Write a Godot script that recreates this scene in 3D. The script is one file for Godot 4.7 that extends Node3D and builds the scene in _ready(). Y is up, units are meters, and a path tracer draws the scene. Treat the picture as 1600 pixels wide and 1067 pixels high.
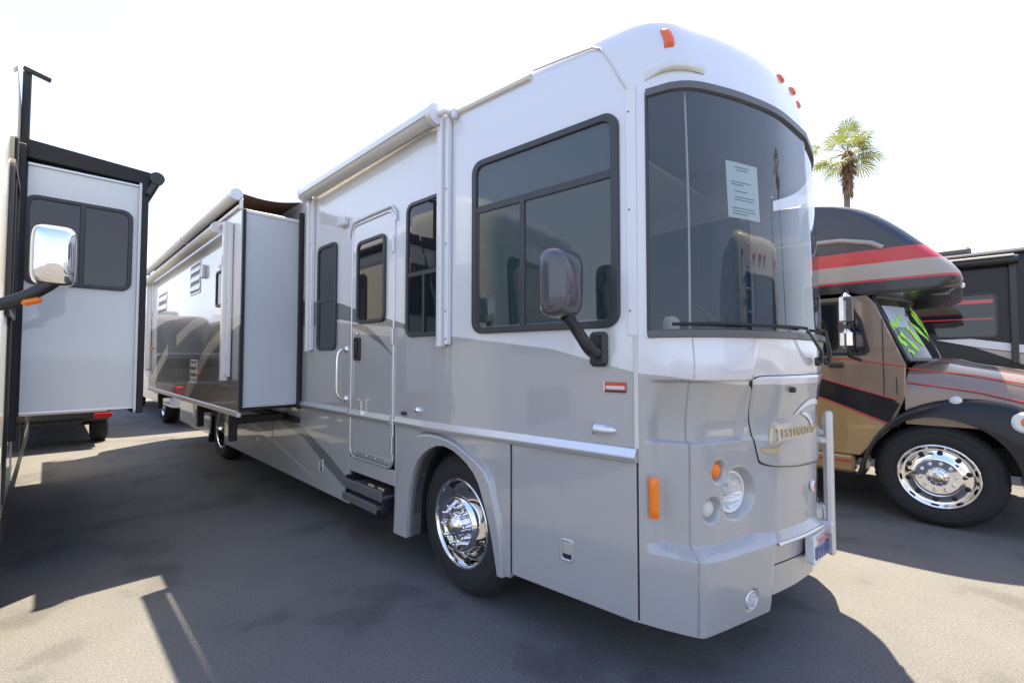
extends Node3D

const X0 := 3.275          # centre line of the silver motorhome
const SEAM := -1.21        # where its front cap begins
var M := {}
var UVO := Vector2.ZERO
var UVS := Vector2.ONE

# ------------------------------------------------------------------ start
func _ready():
	set_camera_and_light()
	make_materials()
	build_ground()
	build_silver_motorhome()
	build_white_motorhome()
	build_truck_motorhome()
	build_black_motorhome()
	build_far_things()
	build_mirrored_things()

func set_camera_and_light():
	var cam = Camera3D.new()
	cam.name = "camera"
	cam.fov = 73.47
	cam.near = 0.05
	cam.far = 900.0
	cam.position = Vector3(0, 1.68, 0)
	cam.rotation_degrees = Vector3(2.1, -45.4, 0)
	add_child(cam)
	var sun = DirectionalLight3D.new()
	sun.name = "sun"
	sun.light_energy = 1.35
	sun.light_color = Color(1.0, 0.93, 0.81)
	sun.light_angular_distance = 0.5
	sun.shadow_enabled = true
	add_child(sun)
	sun.look_at_from_position(Vector3.ZERO, Vector3(-0.385, -1.0, 0.255), Vector3.UP)
	var env = Environment.new()
	env.background_mode = Environment.BG_SKY
	var sm = ProceduralSkyMaterial.new()
	sm.sky_top_color = Color(0.45, 0.62, 0.92)
	sm.sky_horizon_color = Color(0.90, 0.935, 0.98)
	sm.sky_curve = 0.55
	sm.sky_energy_multiplier = 1.0
	sm.ground_bottom_color = Color(0.42, 0.40, 0.37)
	sm.ground_horizon_color = Color(0.72, 0.74, 0.76)
	sm.sun_angle_max = 85.0
	sm.sun_curve = 0.38
	var sky = Sky.new()
	sky.sky_material = sm
	env.sky = sky
	env.background_energy_multiplier = 0.5
	env.tonemap_mode = Environment.TONE_MAPPER_LINEAR
	env.tonemap_exposure = 3.85
	env.sdfgi_enabled = true
	env.ssao_enabled = true
	env.ssil_enabled = true
	var we = WorldEnvironment.new()
	we.name = "environment"
	we.environment = env
	add_child(we)

# ------------------------------------------------------------------ nodes
func thing(called, at, label, category, group = ""):
	var o = Node3D.new()
	o.name = called
	o.position = at
	add_child(o, true)
	tag(o, label, category, group)
	return o

func tag(o, label, category, group = "", kind = ""):
	if label != "": o.set_meta("label", label)
	if category != "": o.set_meta("category", category)
	if group != "": o.set_meta("group", group)
	if kind != "": o.set_meta("kind", kind)
	return o

# vertices are given in world metres; a child of a thing is moved back by the thing's own place
func part(parent, called, st, mat):
	st.generate_normals()
	var mi = MeshInstance3D.new()
	mi.name = called
	mi.mesh = st.commit()
	mi.material_override = null
	mi.set_surface_override_material(0, mat)
	mi.cast_shadow = GeometryInstance3D.SHADOW_CASTING_SETTING_ON
	parent.add_child(mi, true)
	if parent.get_parent() == self: mi.position = -parent.position
	return mi

func holder(parent, called):
	var o = Node3D.new()
	o.name = called
	parent.add_child(o, true)
	if parent.get_parent() == self: o.position = -parent.position
	return o

# ------------------------------------------------------------------ mesh helpers
func S():
	var st = SurfaceTool.new()
	st.begin(Mesh.PRIMITIVE_TRIANGLES)
	return st

func vert(st, p, uv, g):
	st.set_smooth_group(g)
	st.set_uv(uv)
	st.add_vertex(p)

func tri(st, a, b, c, g = -1):
	vert(st, a, Vector2(a.z, a.y), g)
	vert(st, b, Vector2(b.z, b.y), g)
	vert(st, c, Vector2(c.z, c.y), g)

func quad(st, a, b, c, d, g = -1):
	tri(st, a, b, c, g)
	tri(st, a, c, d, g)

func tri_out(st, a, b, c, o):
	if (b - a).cross(c - a).dot((a + b + c) / 3.0 - o) > 0: tri(st, a, c, b)
	else: tri(st, a, b, c)

func quad_out(st, a, b, c, d, o):
	tri_out(st, a, b, c, o)
	tri_out(st, a, c, d, o)

func box(st, c, s, bev = 0.0, bs = Basis()):
	var h = s * 0.5
	var b = minf(bev, minf(h.x, minf(h.y, h.z)) * 0.9)
	var V = {}
	for sx in [-1, 1]:
		for sy in [-1, 1]:
			for sz in [-1, 1]:
				V[[sx, sy, sz, 0]] = c + bs * Vector3(sx * h.x, sy * (h.y - b), sz * (h.z - b))
				V[[sx, sy, sz, 1]] = c + bs * Vector3(sx * (h.x - b), sy * h.y, sz * (h.z - b))
				V[[sx, sy, sz, 2]] = c + bs * Vector3(sx * (h.x - b), sy * (h.y - b), sz * h.z)
	for s1 in [-1, 1]:
		quad_out(st, V[[s1, -1, -1, 0]], V[[s1, 1, -1, 0]], V[[s1, 1, 1, 0]], V[[s1, -1, 1, 0]], c)
		quad_out(st, V[[-1, s1, -1, 1]], V[[1, s1, -1, 1]], V[[1, s1, 1, 1]], V[[-1, s1, 1, 1]], c)
		quad_out(st, V[[-1, -1, s1, 2]], V[[1, -1, s1, 2]], V[[1, 1, s1, 2]], V[[-1, 1, s1, 2]], c)
	if b <= 0.0: return
	for s1 in [-1, 1]:
		for s2 in [-1, 1]:
			quad_out(st, V[[s1, s2, -1, 0]], V[[s1, s2, 1, 0]], V[[s1, s2, 1, 1]], V[[s1, s2, -1, 1]], c)
			quad_out(st, V[[s1, -1, s2, 0]], V[[s1, 1, s2, 0]], V[[s1, 1, s2, 2]], V[[s1, -1, s2, 2]], c)
			quad_out(st, V[[-1, s1, s2, 1]], V[[1, s1, s2, 1]], V[[1, s1, s2, 2]], V[[-1, s1, s2, 2]], c)
			for s3 in [-1, 1]:
				tri_out(st, V[[s1, s2, s3, 0]], V[[s1, s2, s3, 1]], V[[s1, s2, s3, 2]], c)

func uvof(p):
	return Vector2((p.x - UVO.x) / UVS.x, 1.0 - (p.y - UVO.y) / UVS.y)

# levels = [[polygon, depth], ...] all polygons with the same number of points
func loft(st, levels, mp, cap_last = true, cap_first = false, g = -1):
	for k in levels.size() - 1:
		var a = levels[k][0]
		var b = levels[k + 1][0]
		var n = a.size()
		for i in n:
			var j = (i + 1) % n
			var p = [a[i], a[j], b[j], b[i]]
			var d = [levels[k][1], levels[k][1], levels[k + 1][1], levels[k + 1][1]]
			for t in [0, 1, 2, 0, 2, 3]:
				vert(st, mp.call(p[t], d[t]), uvof(p[t]), g)
	var ends = []
	if cap_last: ends.append(levels[-1])
	if cap_first: ends.append(levels[0])
	for e in ends:
		var ix = Geometry2D.triangulate_polygon(e[0])
		for i in ix:
			vert(st, mp.call(e[0][i], e[1]), uvof(e[0][i]), -1)

func plate(st, poly, d0, d1, mp, bev = 0.0):
	if bev > 0.0:
		var inner = shrink(poly, bev)
		loft(st, [[poly, d0], [poly, d1 - bev * 0.7], [inner, d1]], mp)
	else:
		loft(st, [[poly, d0], [poly, d1]], mp)

# moves every corner of a polygon inwards along its bisector
func shrink(poly, b):
	var area = 0.0
	var n = poly.size()
	for i in n: area += poly[i].cross(poly[(i + 1) % n])
	var s = signf(area)
	var out = PackedVector2Array()
	for i in n:
		var e1 = (poly[i] - poly[(i + n - 1) % n]).normalized()
		var e2 = (poly[(i + 1) % n] - poly[i]).normalized()
		var n1 = Vector2(-e1.y, e1.x) * s
		var n2 = Vector2(-e2.y, e2.x) * s
		var m = (n1 + n2)
		if m.length() < 0.1: m = n1
		m = m.normalized()
		out.append(poly[i] + m * b / maxf(0.4, m.dot(n1)))
	return out

func rrect(x0, x1, y0, y1, r, n = 6):
	var out = PackedVector2Array()
	var cs = [[x1 - r, y1 - r, 0.0], [x0 + r, y1 - r, 90.0], [x0 + r, y0 + r, 180.0], [x1 - r, y0 + r, 270.0]]
	for c in cs:
		for i in n + 1:
			var a = deg_to_rad(c[2] + 90.0 * i / n)
			out.append(Vector2(c[0] + r * cos(a), c[1] + r * sin(a)))
	return out

func circle(c, r, n = 24):
	var out = PackedVector2Array()
	for i in n: out.append(c + Vector2(cos(TAU * i / n), sin(TAU * i / n)) * r)
	return out

func frame(st, outer, inner, d0, d1, mp, bev = 0.004):
	var o2 = shrink(outer, bev)
	var i2 = shrink(inner, -bev)
	loft(st, [[outer, d0], [outer, d1 - bev], [o2, d1], [i2, d1], [inner, d1 - bev], [inner, d0]], mp, false)

func grid(st, rows, uvs = null, g = 0, closed = false):
	for i in rows.size() - 1:
		var n = rows[i].size()
		for j in (n if closed else n - 1):
			var j2 = (j + 1) % n
			var q = [[i, j], [i, j2], [i + 1, j2], [i + 1, j]]
			for t in [0, 1, 2, 0, 2, 3]:
				var p = rows[q[t][0]][q[t][1]]
				vert(st, p, uvs[q[t][0]][q[t][1]] if uvs != null else Vector2(p.z, p.y), g)

func tube(st, pts, r, seg = 10, caps = true):
	var rows = []
	var up = Vector3.UP
	for i in pts.size():
		var d = (pts[mini(i + 1, pts.size() - 1)] - pts[maxi(i - 1, 0)]).normalized()
		if absf(d.dot(up)) > 0.95: up = Vector3.RIGHT if absf(d.x) < 0.9 else Vector3.BACK
		var u = d.cross(up).normalized()
		var v = u.cross(d).normalized()
		up = v
		var rr = r[i] if r is Array else r
		var row = PackedVector3Array()
		for k in seg: row.append(pts[i] + (u * cos(TAU * k / seg) + v * sin(TAU * k / seg)) * rr)
		rows.append(row)
	grid(st, rows, null, 0, true)
	if caps:
		for e in [0, rows.size() - 1]:
			for k in seg: tri(st, pts[e], rows[e][k], rows[e][(k + 1) % seg])

# profile = [Vector2(radius, height)] turned round an axis
func lathe(st, prof, o, axis, seg = 32, sharp = false):
	var w = axis.normalized()
	var u = w.cross(Vector3.UP)
	if u.length() < 0.1: u = w.cross(Vector3.RIGHT)
	u = u.normalized()
	var v = w.cross(u)
	var rows = []
	for p in prof:
		var row = PackedVector3Array()
		for k in seg: row.append(o + w * p.y + (u * cos(TAU * k / seg) + v * sin(TAU * k / seg)) * p.x)
		rows.append(row)
	for i in rows.size() - 1: grid(st, [rows[i], rows[i + 1]], null, i + 1 if sharp else 0, true)

func spline(ctrl, n):
	var c = Curve2D.new()
	c.bake_interval = 0.004
	for i in ctrl.size():
		var t = (ctrl[mini(i + 1, ctrl.size() - 1)] - ctrl[maxi(i - 1, 0)]) / 6.0
		c.add_point(ctrl[i], -t, t)
	var out = PackedVector2Array()
	var l = c.get_baked_length()
	for i in n: out.append(c.sample_baked(l * i / (n - 1.0), true))
	return out

func spline3(ctrl, n):
	var c = Curve3D.new()
	c.bake_interval = 0.01
	for i in ctrl.size():
		var t = (ctrl[mini(i + 1, ctrl.size() - 1)] - ctrl[maxi(i - 1, 0)]) / 6.0
		c.add_point(ctrl[i], -t, t)
	var out = []
	var l = c.get_baked_length()
	for i in n: out.append(c.sample_baked(l * i / (n - 1.0), true))
	return out

func lut(tab, x):
	if x <= tab[0][0]: return tab[0][1]
	for i in tab.size() - 1:
		if x <= tab[i + 1][0]:
			return lerpf(tab[i][1], tab[i + 1][1], (x - tab[i][0]) / (tab[i + 1][0] - tab[i][0]))
	return tab[-1][1]

func lin(a, b, x):
	return clampf((x - a) / (b - a), 0.0, 1.0)

func ss(a, b, x):
	return smoothstep(a, b, x)

# ------------------------------------------------------------------ materials
func mat(called, c, rough, metal = 0.0, coat = 0.0):
	var m = StandardMaterial3D.new()
	m.resource_name = called
	m.albedo_color = Color(c[0], c[1], c[2]).linear_to_srgb()
	m.roughness = rough
	m.metallic = metal
	if coat > 0.0:
		m.clearcoat_enabled = true
		m.clearcoat = coat
		m.clearcoat_roughness = 0.03
	M[called] = m
	return m

func glass(called, c, alpha):
	var m = mat(called, c, 0.0)
	m.transparency = BaseMaterial3D.TRANSPARENCY_ALPHA
	m.albedo_color.a = alpha
	m.metallic_specular = 0.6
	return m

func noise_tex(freq, colors, seed_, size = 512, oct = 4, kind = FastNoiseLite.TYPE_SIMPLEX_SMOOTH):
	var n = FastNoiseLite.new()
	n.noise_type = kind
	n.frequency = freq
	n.seed = seed_
	n.fractal_octaves = oct
	var t = NoiseTexture2D.new()
	t.width = size
	t.height = size
	t.seamless = true
	t.noise = n
	var g = Gradient.new()
	var offs = PackedFloat32Array()
	var cols = PackedColorArray()
	for e in colors:
		offs.append(e[0])
		cols.append(Color(e[1][0], e[1][1], e[1][2]).linear_to_srgb())
	g.offsets = offs
	g.colors = cols
	t.color_ramp = g
	return t

func bump_tex(freq, strength, seed_, size = 512, oct = 4):
	var n = FastNoiseLite.new()
	n.frequency = freq
	n.seed = seed_
	n.fractal_octaves = oct
	var t = NoiseTexture2D.new()
	t.width = size
	t.height = size
	t.seamless = true
	t.noise = n
	t.as_normal_map = true
	t.bump_strength = strength
	return t

# prep(x) gives the break lines of one column, f(lines, x, y) the colour at a height
func paint_image(w, h, x0, x1, y0, y1, prep, f):
	var im = Image.create(w, h, false, Image.FORMAT_RGB8)
	for i in w:
		var x = x0 + (i + 0.5) / w * (x1 - x0)
		var lines = prep.call(x)
		for j in h:
			im.set_pixel(i, j, f.call(lines, x, y1 - (j + 0.5) / h * (y1 - y0)))
	return ImageTexture.create_from_image(im)

const SILVER = [0.385, 0.385, 0.38]
var WHITE_C = Color(0.66, 0.67, 0.69).linear_to_srgb()
var SILVER_C = Color(0.385, 0.385, 0.38).linear_to_srgb()
var SLATE_C = Color(0.14, 0.155, 0.165).linear_to_srgb()
var SAND_C = Color(0.58, 0.55, 0.48).linear_to_srgb()
var UMBER_C = Color(0.11, 0.10, 0.092).linear_to_srgb()
var PALE_C = Color(0.40, 0.385, 0.355).linear_to_srgb()

func coach_lines(z):
	return [
		lut([[-12.0, 2.15], [-6.0, 2.1], [-4.8, 2.02], [-4.35, 2.03], [-3.95, 1.99], [-3.4, 1.945], [-2.55, 1.83], [-1.75, 1.736], [-1.2, 1.6], [-0.6, 1.54], [0.4, 1.53]], z),
		lut([[-12.0, 2.5], [-5.3, 2.33], [-4.8, 2.27], [-4.35, 2.22], [-3.95, 2.12], [-3.4, 2.005], [-2.75, 1.86]], z),
		lut([[-4.9, 0.0], [-4.5, 0.035], [-4.0, 0.018], [-3.7, 0.0]], z),
		lut([[-4.05, 2.0], [-3.8, 1.94], [-3.55, 1.83], [-3.3, 1.68]], z),
		0.028 * (1.0 - ss(-3.7, -3.3, z)) + 0.004,
		lut([[-3.92, 1.86], [-3.78, 1.7], [-3.66, 1.5], [-3.6, 1.36]], z),
		lut([[-8.4, 0.92], [-7.0, 0.78], [-5.6, 0.56], [-4.9, 0.42]], z),
		lut([[-8.4, 0.075], [-4.9, 0.008]], z),
		lut([[-6.6, 1.02], [-5.2, 0.86], [-4.2, 0.52], [-3.4, 0.42], [-3.1, 0.36]], z),
		lut([[-6.6, 0.01], [-4.6, 0.07], [-2.9, 0.02]], z)]

func coach_colour(l, z, y):
	if y > l[0]:
		if z < -2.75 and y < l[1] and y > l[0] + l[2]: return SLATE_C
		return WHITE_C
	# sweeping bands below the break
	if z > -4.05 and z < -3.3 and absf(y - l[3]) < l[4]: return SLATE_C
	if z > -3.9 and z < -3.58 and absf(y - l[5]) < 0.07: return PALE_C
	if z < -4.9 and z > -8.4 and absf(y - l[6]) < l[7]: return SAND_C
	if z > -6.6 and z < -2.9 and absf(y - l[8]) < l[9]: return SLATE_C
	return SILVER_C

const SWEEP = [[[-9.9, 2.3], [-9.2, 1.95], [-8.4, 1.5], [-7.9, 1.1]], [[-7.3, 2.25], [-6.7, 2.05], [-6.2, 1.75], [-6.0, 1.5]]]
const ARCS = [[[-11.2, 1.1], [-10.2, 1.5], [-9.2, 1.85], [-7.6, 2.12], [-6.4, 2.22]], [[-7.9, 1.1], [-7.3, 1.45], [-6.6, 1.78], [-5.9, 1.98], [-5.3, 2.08]]]

func slide_lines(z):
	var l = [lut([[-11.3, 2.2], [-9.5, 2.3], [-7.5, 2.25], [-6.2, 2.2], [-5.3, 2.05]], z)]
	for s in SWEEP: l.append(lut(s, z) if z > s[0][0] and z < s[3][0] else -9.0)
	for s in ARCS:
		l.append(lut(s, z) if z > s[0][0] and z < s[4][0] and not (z > -9.3 and z < -8.6) else -9.0)
		l.append(lut([[s[0][0], 0.13], [s[4][0], 0.05]], z))
	l.append(lut([[-11.3, 1.42], [-10.4, 1.14]], z) if z < -10.4 else -9.0)
	return l

func slide_colour(l, _z, y):
	if y > l[0] and absf(y - l[3]) > l[4] and absf(y - l[5]) > l[6]: return WHITE_C
	if absf(y - l[3]) < l[4] or absf(y - l[5]) < l[6] or absf(y - l[7]) < 0.07: return SAND_C
	if absf(y - l[1]) < 0.24 or absf(y - l[2]) < 0.24: return SLATE_C
	return UMBER_C

func make_materials():
	mat("coach", [1, 1, 1], 0.28, 0.12, 1.0)
	M.coach.albedo_texture = paint_image(2048, 1024, -12.0, 1.0, 0.0, 3.8, coach_lines, coach_colour)
	M.coach.metallic_specular = 0.3
	M.coach.normal_enabled = true
	M.coach.normal_texture = bump_tex(0.03, 3.0, 17, 512, 2)
	M.coach.normal_scale = 0.04
	mat("slide_skin", [1, 1, 1], 0.28, 0.08, 1.0)
	M.slide_skin.albedo_texture = paint_image(1024, 512, -11.3, -5.3, 1.0, 3.4, slide_lines, slide_colour)
	mat("silver", SILVER, 0.28, 0.12, 1.0)
	mat("white", [0.68, 0.685, 0.70], 0.3, 0.0, 0.8)
	mat("umber", [0.09, 0.07, 0.055], 0.35, 0.0, 0.3)
	mat("cream", [0.62, 0.60, 0.55], 0.45)
	mat("grey_panel", [0.50, 0.53, 0.56], 0.35, 0.0, 0.3)
	mat("wall_white", [0.62, 0.645, 0.65], 0.25, 0.0, 1.0)
	M.wall_white.clearcoat_roughness = 0.0
	mat("aluminium", [0.66, 0.67, 0.69], 0.33, 0.75)
	mat("bright_aluminium", [0.78, 0.79, 0.80], 0.16, 0.95)
	mat("chrome", [0.82, 0.82, 0.83], 0.035, 1.0)
	mat("rubber", [0.018, 0.018, 0.019], 0.78)
	mat("seal", [0.012, 0.012, 0.013], 0.6)
	mat("frame_black", [0.035, 0.036, 0.04], 0.42)
	mat("trim_grey", [0.10, 0.10, 0.105], 0.4)
	mat("black_plastic", [0.022, 0.022, 0.024], 0.35)
	mat("mirror_shell", [0.06, 0.06, 0.075], 0.25, 0.0, 0.6)
	mat("black_paint", [0.010, 0.010, 0.012], 0.3, 0.0, 0.25)
	M.black_paint.metallic_specular = 0.35
	mat("night_paint", [0.02, 0.023, 0.032], 0.2, 0.0, 1.0)
	mat("bronze", [0.21, 0.145, 0.10], 0.3, 0.2, 1.0)
	mat("gold", [0.36, 0.235, 0.10], 0.3, 0.2, 1.0)
	mat("taupe", [0.34, 0.29, 0.25], 0.3, 0.1, 1.0)
	mat("red", [0.52, 0.03, 0.03], 0.3, 0.0, 1.0)
	mat("tail_red", [0.45, 0.012, 0.012], 0.15)
	mat("amber", [0.85, 0.20, 0.015], 0.2)
	mat("marker", [0.75, 0.13, 0.05], 0.2)
	mat("lamp_white", [0.75, 0.76, 0.76], 0.08)
	mat("reflector", [0.84, 0.85, 0.86], 0.22, 0.55)
	mat("lamp_frost", [0.6, 0.6, 0.58], 0.25)
	mat("lime", [0.36, 0.85, 0.02], 0.6)
	mat("paper", [0.72, 0.86, 0.84], 0.7)
	mat("paper_blue", [0.42, 0.55, 0.72], 0.7)
	mat("ink", [0.15, 0.22, 0.25], 0.7)
	mat("blue_ink", [0.08, 0.09, 0.25], 0.6)
	mat("brown_cloth", [0.20, 0.10, 0.055], 0.85)
	mat("dark_cloth", [0.02, 0.02, 0.022], 0.8)
	mat("roll_cloth", [0.60, 0.58, 0.54], 0.5)
	mat("seat_cloth", [0.30, 0.27, 0.21], 0.8)
	mat("blind", [0.07, 0.08, 0.115], 0.6)
	mat("dash", [0.045, 0.043, 0.04], 0.6)
	mat("interior", [0.22, 0.20, 0.17], 0.8)
	mat("bark", [0.20, 0.15, 0.11], 0.9)
	mat("thatch", [0.30, 0.19, 0.12], 0.9)
	mat("gilt", [0.62, 0.50, 0.30], 0.3, 0.6)
	mat("pole_white", [0.7, 0.7, 0.7], 0.4)
	for e in [["palm_leaf", [0.27, 0.27, 0.08]], ["leaf", [0.028, 0.036, 0.02]]]:
		mat(e[0], e[1], 0.55)
		M[e[0]].backlight_enabled = true
		M[e[0]].backlight = Color(0.35, 0.4, 0.12) if e[0] == "palm_leaf" else Color(0.1, 0.12, 0.05)
	glass("windshield", [0.012, 0.05, 0.085], 0.38)
	glass("tint", [0.02, 0.06, 0.065], 0.32)
	glass("dark_tint", [0.012, 0.014, 0.018], 0.97)
	glass("clear_lens", [0.5, 0.5, 0.5], 0.12)
	# weathered asphalt: pale aggregate over a coarse mottling
	var a = mat("asphalt", [1, 1, 1], 0.82)
	a.albedo_texture = noise_tex(0.11, [[0.0, [0.080, 0.081, 0.083]], [0.42, [0.114, 0.115, 0.117]], [0.62, [0.131, 0.132, 0.133]], [1.0, [0.2, 0.198, 0.195]]], 3, 1024, 4)
	a.uv1_triplanar = true
	a.uv1_world_triplanar = true
	a.uv1_scale = Vector3(0.55, 0.55, 0.55)
	a.normal_enabled = true
	a.normal_texture = bump_tex(0.16, 5.0, 5, 1024, 3)
	a.normal_scale = 0.25
	a.detail_enabled = true
	a.detail_blend_mode = BaseMaterial3D.BLEND_MODE_MUL
	a.detail_uv_layer = BaseMaterial3D.DETAIL_UV_2
	a.uv2_triplanar = true
	a.uv2_world_triplanar = true
	a.uv2_scale = Vector3(0.11, 0.11, 0.11)
	a.detail_albedo = noise_tex(0.009, [[0.0, [0.55, 0.55, 0.56]], [0.27, [0.74, 0.74, 0.75]], [0.33, [0.88, 0.88, 0.885]], [0.5, [0.93, 0.93, 0.93]], [0.7, [0.98, 0.98, 0.975]], [1.0, [1, 0.98, 0.95]]], 11, 1024, 6)

func build_ground():
	var st = S()
	var n = 40
	var rows = []
	for i in n + 1:
		var row = PackedVector3Array()
		for j in n + 1:
			var u = (i / float(n)) * 2.0 - 1.0
			var v = (j / float(n)) * 2.0 - 1.0
			row.append(Vector3(300.0 * v * absf(v) + 4.0, 0, 300.0 * u * absf(u) - 4.0))
		rows.append(row)
	grid(st, rows)
	var g = part(self, "ground", st, M.asphalt)
	tag(g, "weathered grey asphalt of the sales lot", "ground", "", "structure")

# ================================================================== the silver motorhome
func xs(z):
	return 2.0 + maxf(0.0, z + 2.9) * 0.092

func on_side(p, d):
	return Vector3(xs(p.x) - d, p.y, p.x)

func on_slide(p, d):
	return Vector3(1.375 - d, p.y, p.x)

const CAP_U = [[0.0, 0.0], [0.4, 0.04], [0.7, 0.125], [0.9, 0.21], [1.0, 0.268], [1.06, 0.33], [1.095, 0.41], [1.115, 0.54]]
const CAP_L = [[0.0, 0.0], [0.25, 0.04], [0.51, 0.11], [0.8, 0.195], [0.995, 0.256], [1.02, 0.268], [1.036, 0.292], [1.06, 0.355], [1.09, 0.45], [1.115, 0.55]]
var cap_u = PackedFloat32Array()
var cap_l = PackedFloat32Array()

# setback for evenly spaced half widths 0 .. 1.115
func even_table(tab):
	var out = PackedFloat32Array()
	for i in 513: out.append(lut(tab, 1.115 * i / 512.0))
	return out

func look(tab, a):
	var f = clampf(a / 1.115, 0.0, 1.0) * 512.0
	var i = mini(int(f), 511)
	return lerpf(tab[i], tab[i + 1], f - i)

func smooth_plan(tab, n):
	var c = []
	for e in tab: c.append(Vector2(e[0], e[1]))
	var pts = spline(c, n)
	var out = []
	for p in pts: out.append([p.x, p.y])
	return out

const CENTRE = [[0.33, -0.655], [0.7, -0.625], [1.2, -0.615], [1.6, -0.62], [1.85, -0.635], [2.4, -0.65], [3.1, -0.675], [3.3, -0.695]]
func centre_z(y):
	return lut(CENTRE, y)

func roof_shift(y):
	return lut([[3.1, 0.0], [3.33, 0.02], [3.42, 0.055], [3.49, 0.11], [3.54, 0.19], [3.58, 0.30], [3.62, 0.5], [3.65, 0.8], [3.68, 1.4], [3.7, 2.2]], y)

func roof_inset(y):
	return lut([[3.40, 0.0], [3.46, 0.008], [3.50, 0.022], [3.54, 0.05], [3.58, 0.10], [3.62, 0.2], [3.65, 0.4], [3.68, 0.75], [3.7, 1.05], [3.704, 1.275]], y)

func setback(dx, y):
	var a = absf(dx)
	var k = ss(1.3, 1.77, y)
	var s = lerpf(look(cap_l, a), look(cap_u, a), k)
	# the cap always starts at the seam
	return s + (centre_z(y) - SEAM - lerpf(0.55, 0.54, k)) * ss(0.9, 1.115, a)

# how far the lower front is pressed in: bumper, lamp panel, shoulder, lamp bowls
const BOWLS = [[0.872, 1.098, 0.062, 0.045], [0.715, 0.965, 0.145, 0.08], [0.92, 0.905, 0.072, 0.05], [0.688, 0.433, 0.055, 0.04]]
func pressed(dx, y):
	var a = absf(dx)
	var f = 1.0 - ss(1.07, 1.113, a)
	var v = (lerpf(0.03, 0.08, ss(0.45, 0.64, a)) * lin(0.69, 0.735, y) + 0.035 * lin(1.242, 1.256, y) * lerpf(0.2, 1.0, ss(0.655, 0.70, a))) * f * (1.0 - ss(1.3, 1.79, y))
	v -= 0.038 * lin(1.556, 1.572, y) * (1.0 - ss(1.59, 1.79, y)) * (1.0 - ss(1.085, 1.11, a)) * ss(0.66, 0.74, a)
	if a < 0.52 and y < 0.66: v += 0.03 * (1.0 - ss(0.505, 0.52, a))
	for b in BOWLS:
		var d = Vector2((a - b[0]) * 1.06, y - b[1]).length()
		v += b[3] * (1.0 - ss(b[2] * 0.62, b[2], d))
	return v

func cap_normal(dx, y):
	var e = 0.01
	var a = absf(dx)
	var s = (setback(minf(a + e, 1.114), y) - setback(maxf(a - e, 0.0), y)) / (minf(a + e, 1.114) - maxf(a - e, 0.0))
	return Vector3(signf(dx) * s, 0, 1).normalized()

func on_front(p, d):
	# pressed in along a direction that turns slowly, so the corner does not fold
	var a = absf(p.x)
	var w = Vector3(signf(p.x) * lerpf(0.3, 0.75, ss(0.75, 1.1, a)) * ss(0.0, 0.4, a), 0, 1).normalized()
	return Vector3(X0 + p.x, p.y, centre_z(p.y) - setback(p.x, p.y)) + cap_normal(p.x, p.y) * d - w * pressed(p.x, p.y)

# the same without the lamp bowls (for lenses and bezels)
func on_cap(p, d):
	return Vector3(X0 + p.x, p.y, centre_z(p.y) - setback(p.x, p.y)) + cap_normal(p.x, p.y) * d

func cap_columns(n):
	var out = []
	var pts = spline([Vector2(0.0, 0.0), Vector2(0.25, 0.04), Vector2(0.51, 0.11), Vector2(0.8, 0.195), Vector2(1.02, 0.268), Vector2(1.036, 0.292), Vector2(1.09, 0.45), Vector2(1.115, 0.55)], n)
	for p in pts: out.append(clampf(p.x, 0.0, 1.115))
	out[-1] = 1.115
	return out

func window(parent, called, z0, z1, y0, y1, r, mp, pane_mat, w = 0.032, depth = 0.022):
	var st = S()
	frame(st, rrect(z0, z1, y0, y1, r), rrect(z0 + w, z1 - w, y0 + w, y1 - w, maxf(0.01, r - w * 0.7)), -0.004, depth, mp)
	var f = part(parent, called, st, M.frame_black)
	st = S()
	var p = rrect(z0 + w * 0.8, z1 - w * 0.8, y0 + w * 0.8, y1 - w * 0.8, maxf(0.012, r - w * 0.6))
	loft(st, [[p, 0.006], [p, 0.010]], mp, true, true)
	part(f, "pane", st, pane_mat)
	return f

func bar(parent, called, z0, z1, y0, y1, d0, d1, mp, m, bev = 0.003):
	var st = S()
	plate(st, PackedVector2Array([Vector2(z0, y0), Vector2(z1, y0), Vector2(z1, y1), Vector2(z0, y1)]), d0, d1, mp, bev)
	return part(parent, called, st, m)

func sweep(st, sec, zs, mp, smooth = false):
	for k in zs.size() - 1:
		for i in sec.size() - 1:
			var a = mp.call(Vector2(zs[k], sec[i].y), sec[i].x)
			var b = mp.call(Vector2(zs[k], sec[i + 1].y), sec[i + 1].x)
			var c = mp.call(Vector2(zs[k + 1], sec[i + 1].y), sec[i + 1].x)
			var d = mp.call(Vector2(zs[k + 1], sec[i].y), sec[i].x)
			quad(st, a, b, c, d, 0 if smooth else -1)
	for z in [zs[0], zs[-1]]:
		for i in range(1, sec.size() - 1):
			tri(st, mp.call(Vector2(z, sec[0].y), sec[0].x), mp.call(Vector2(z, sec[i].y), sec[i].x), mp.call(Vector2(z, sec[i + 1].y), sec[i + 1].x))

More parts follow.
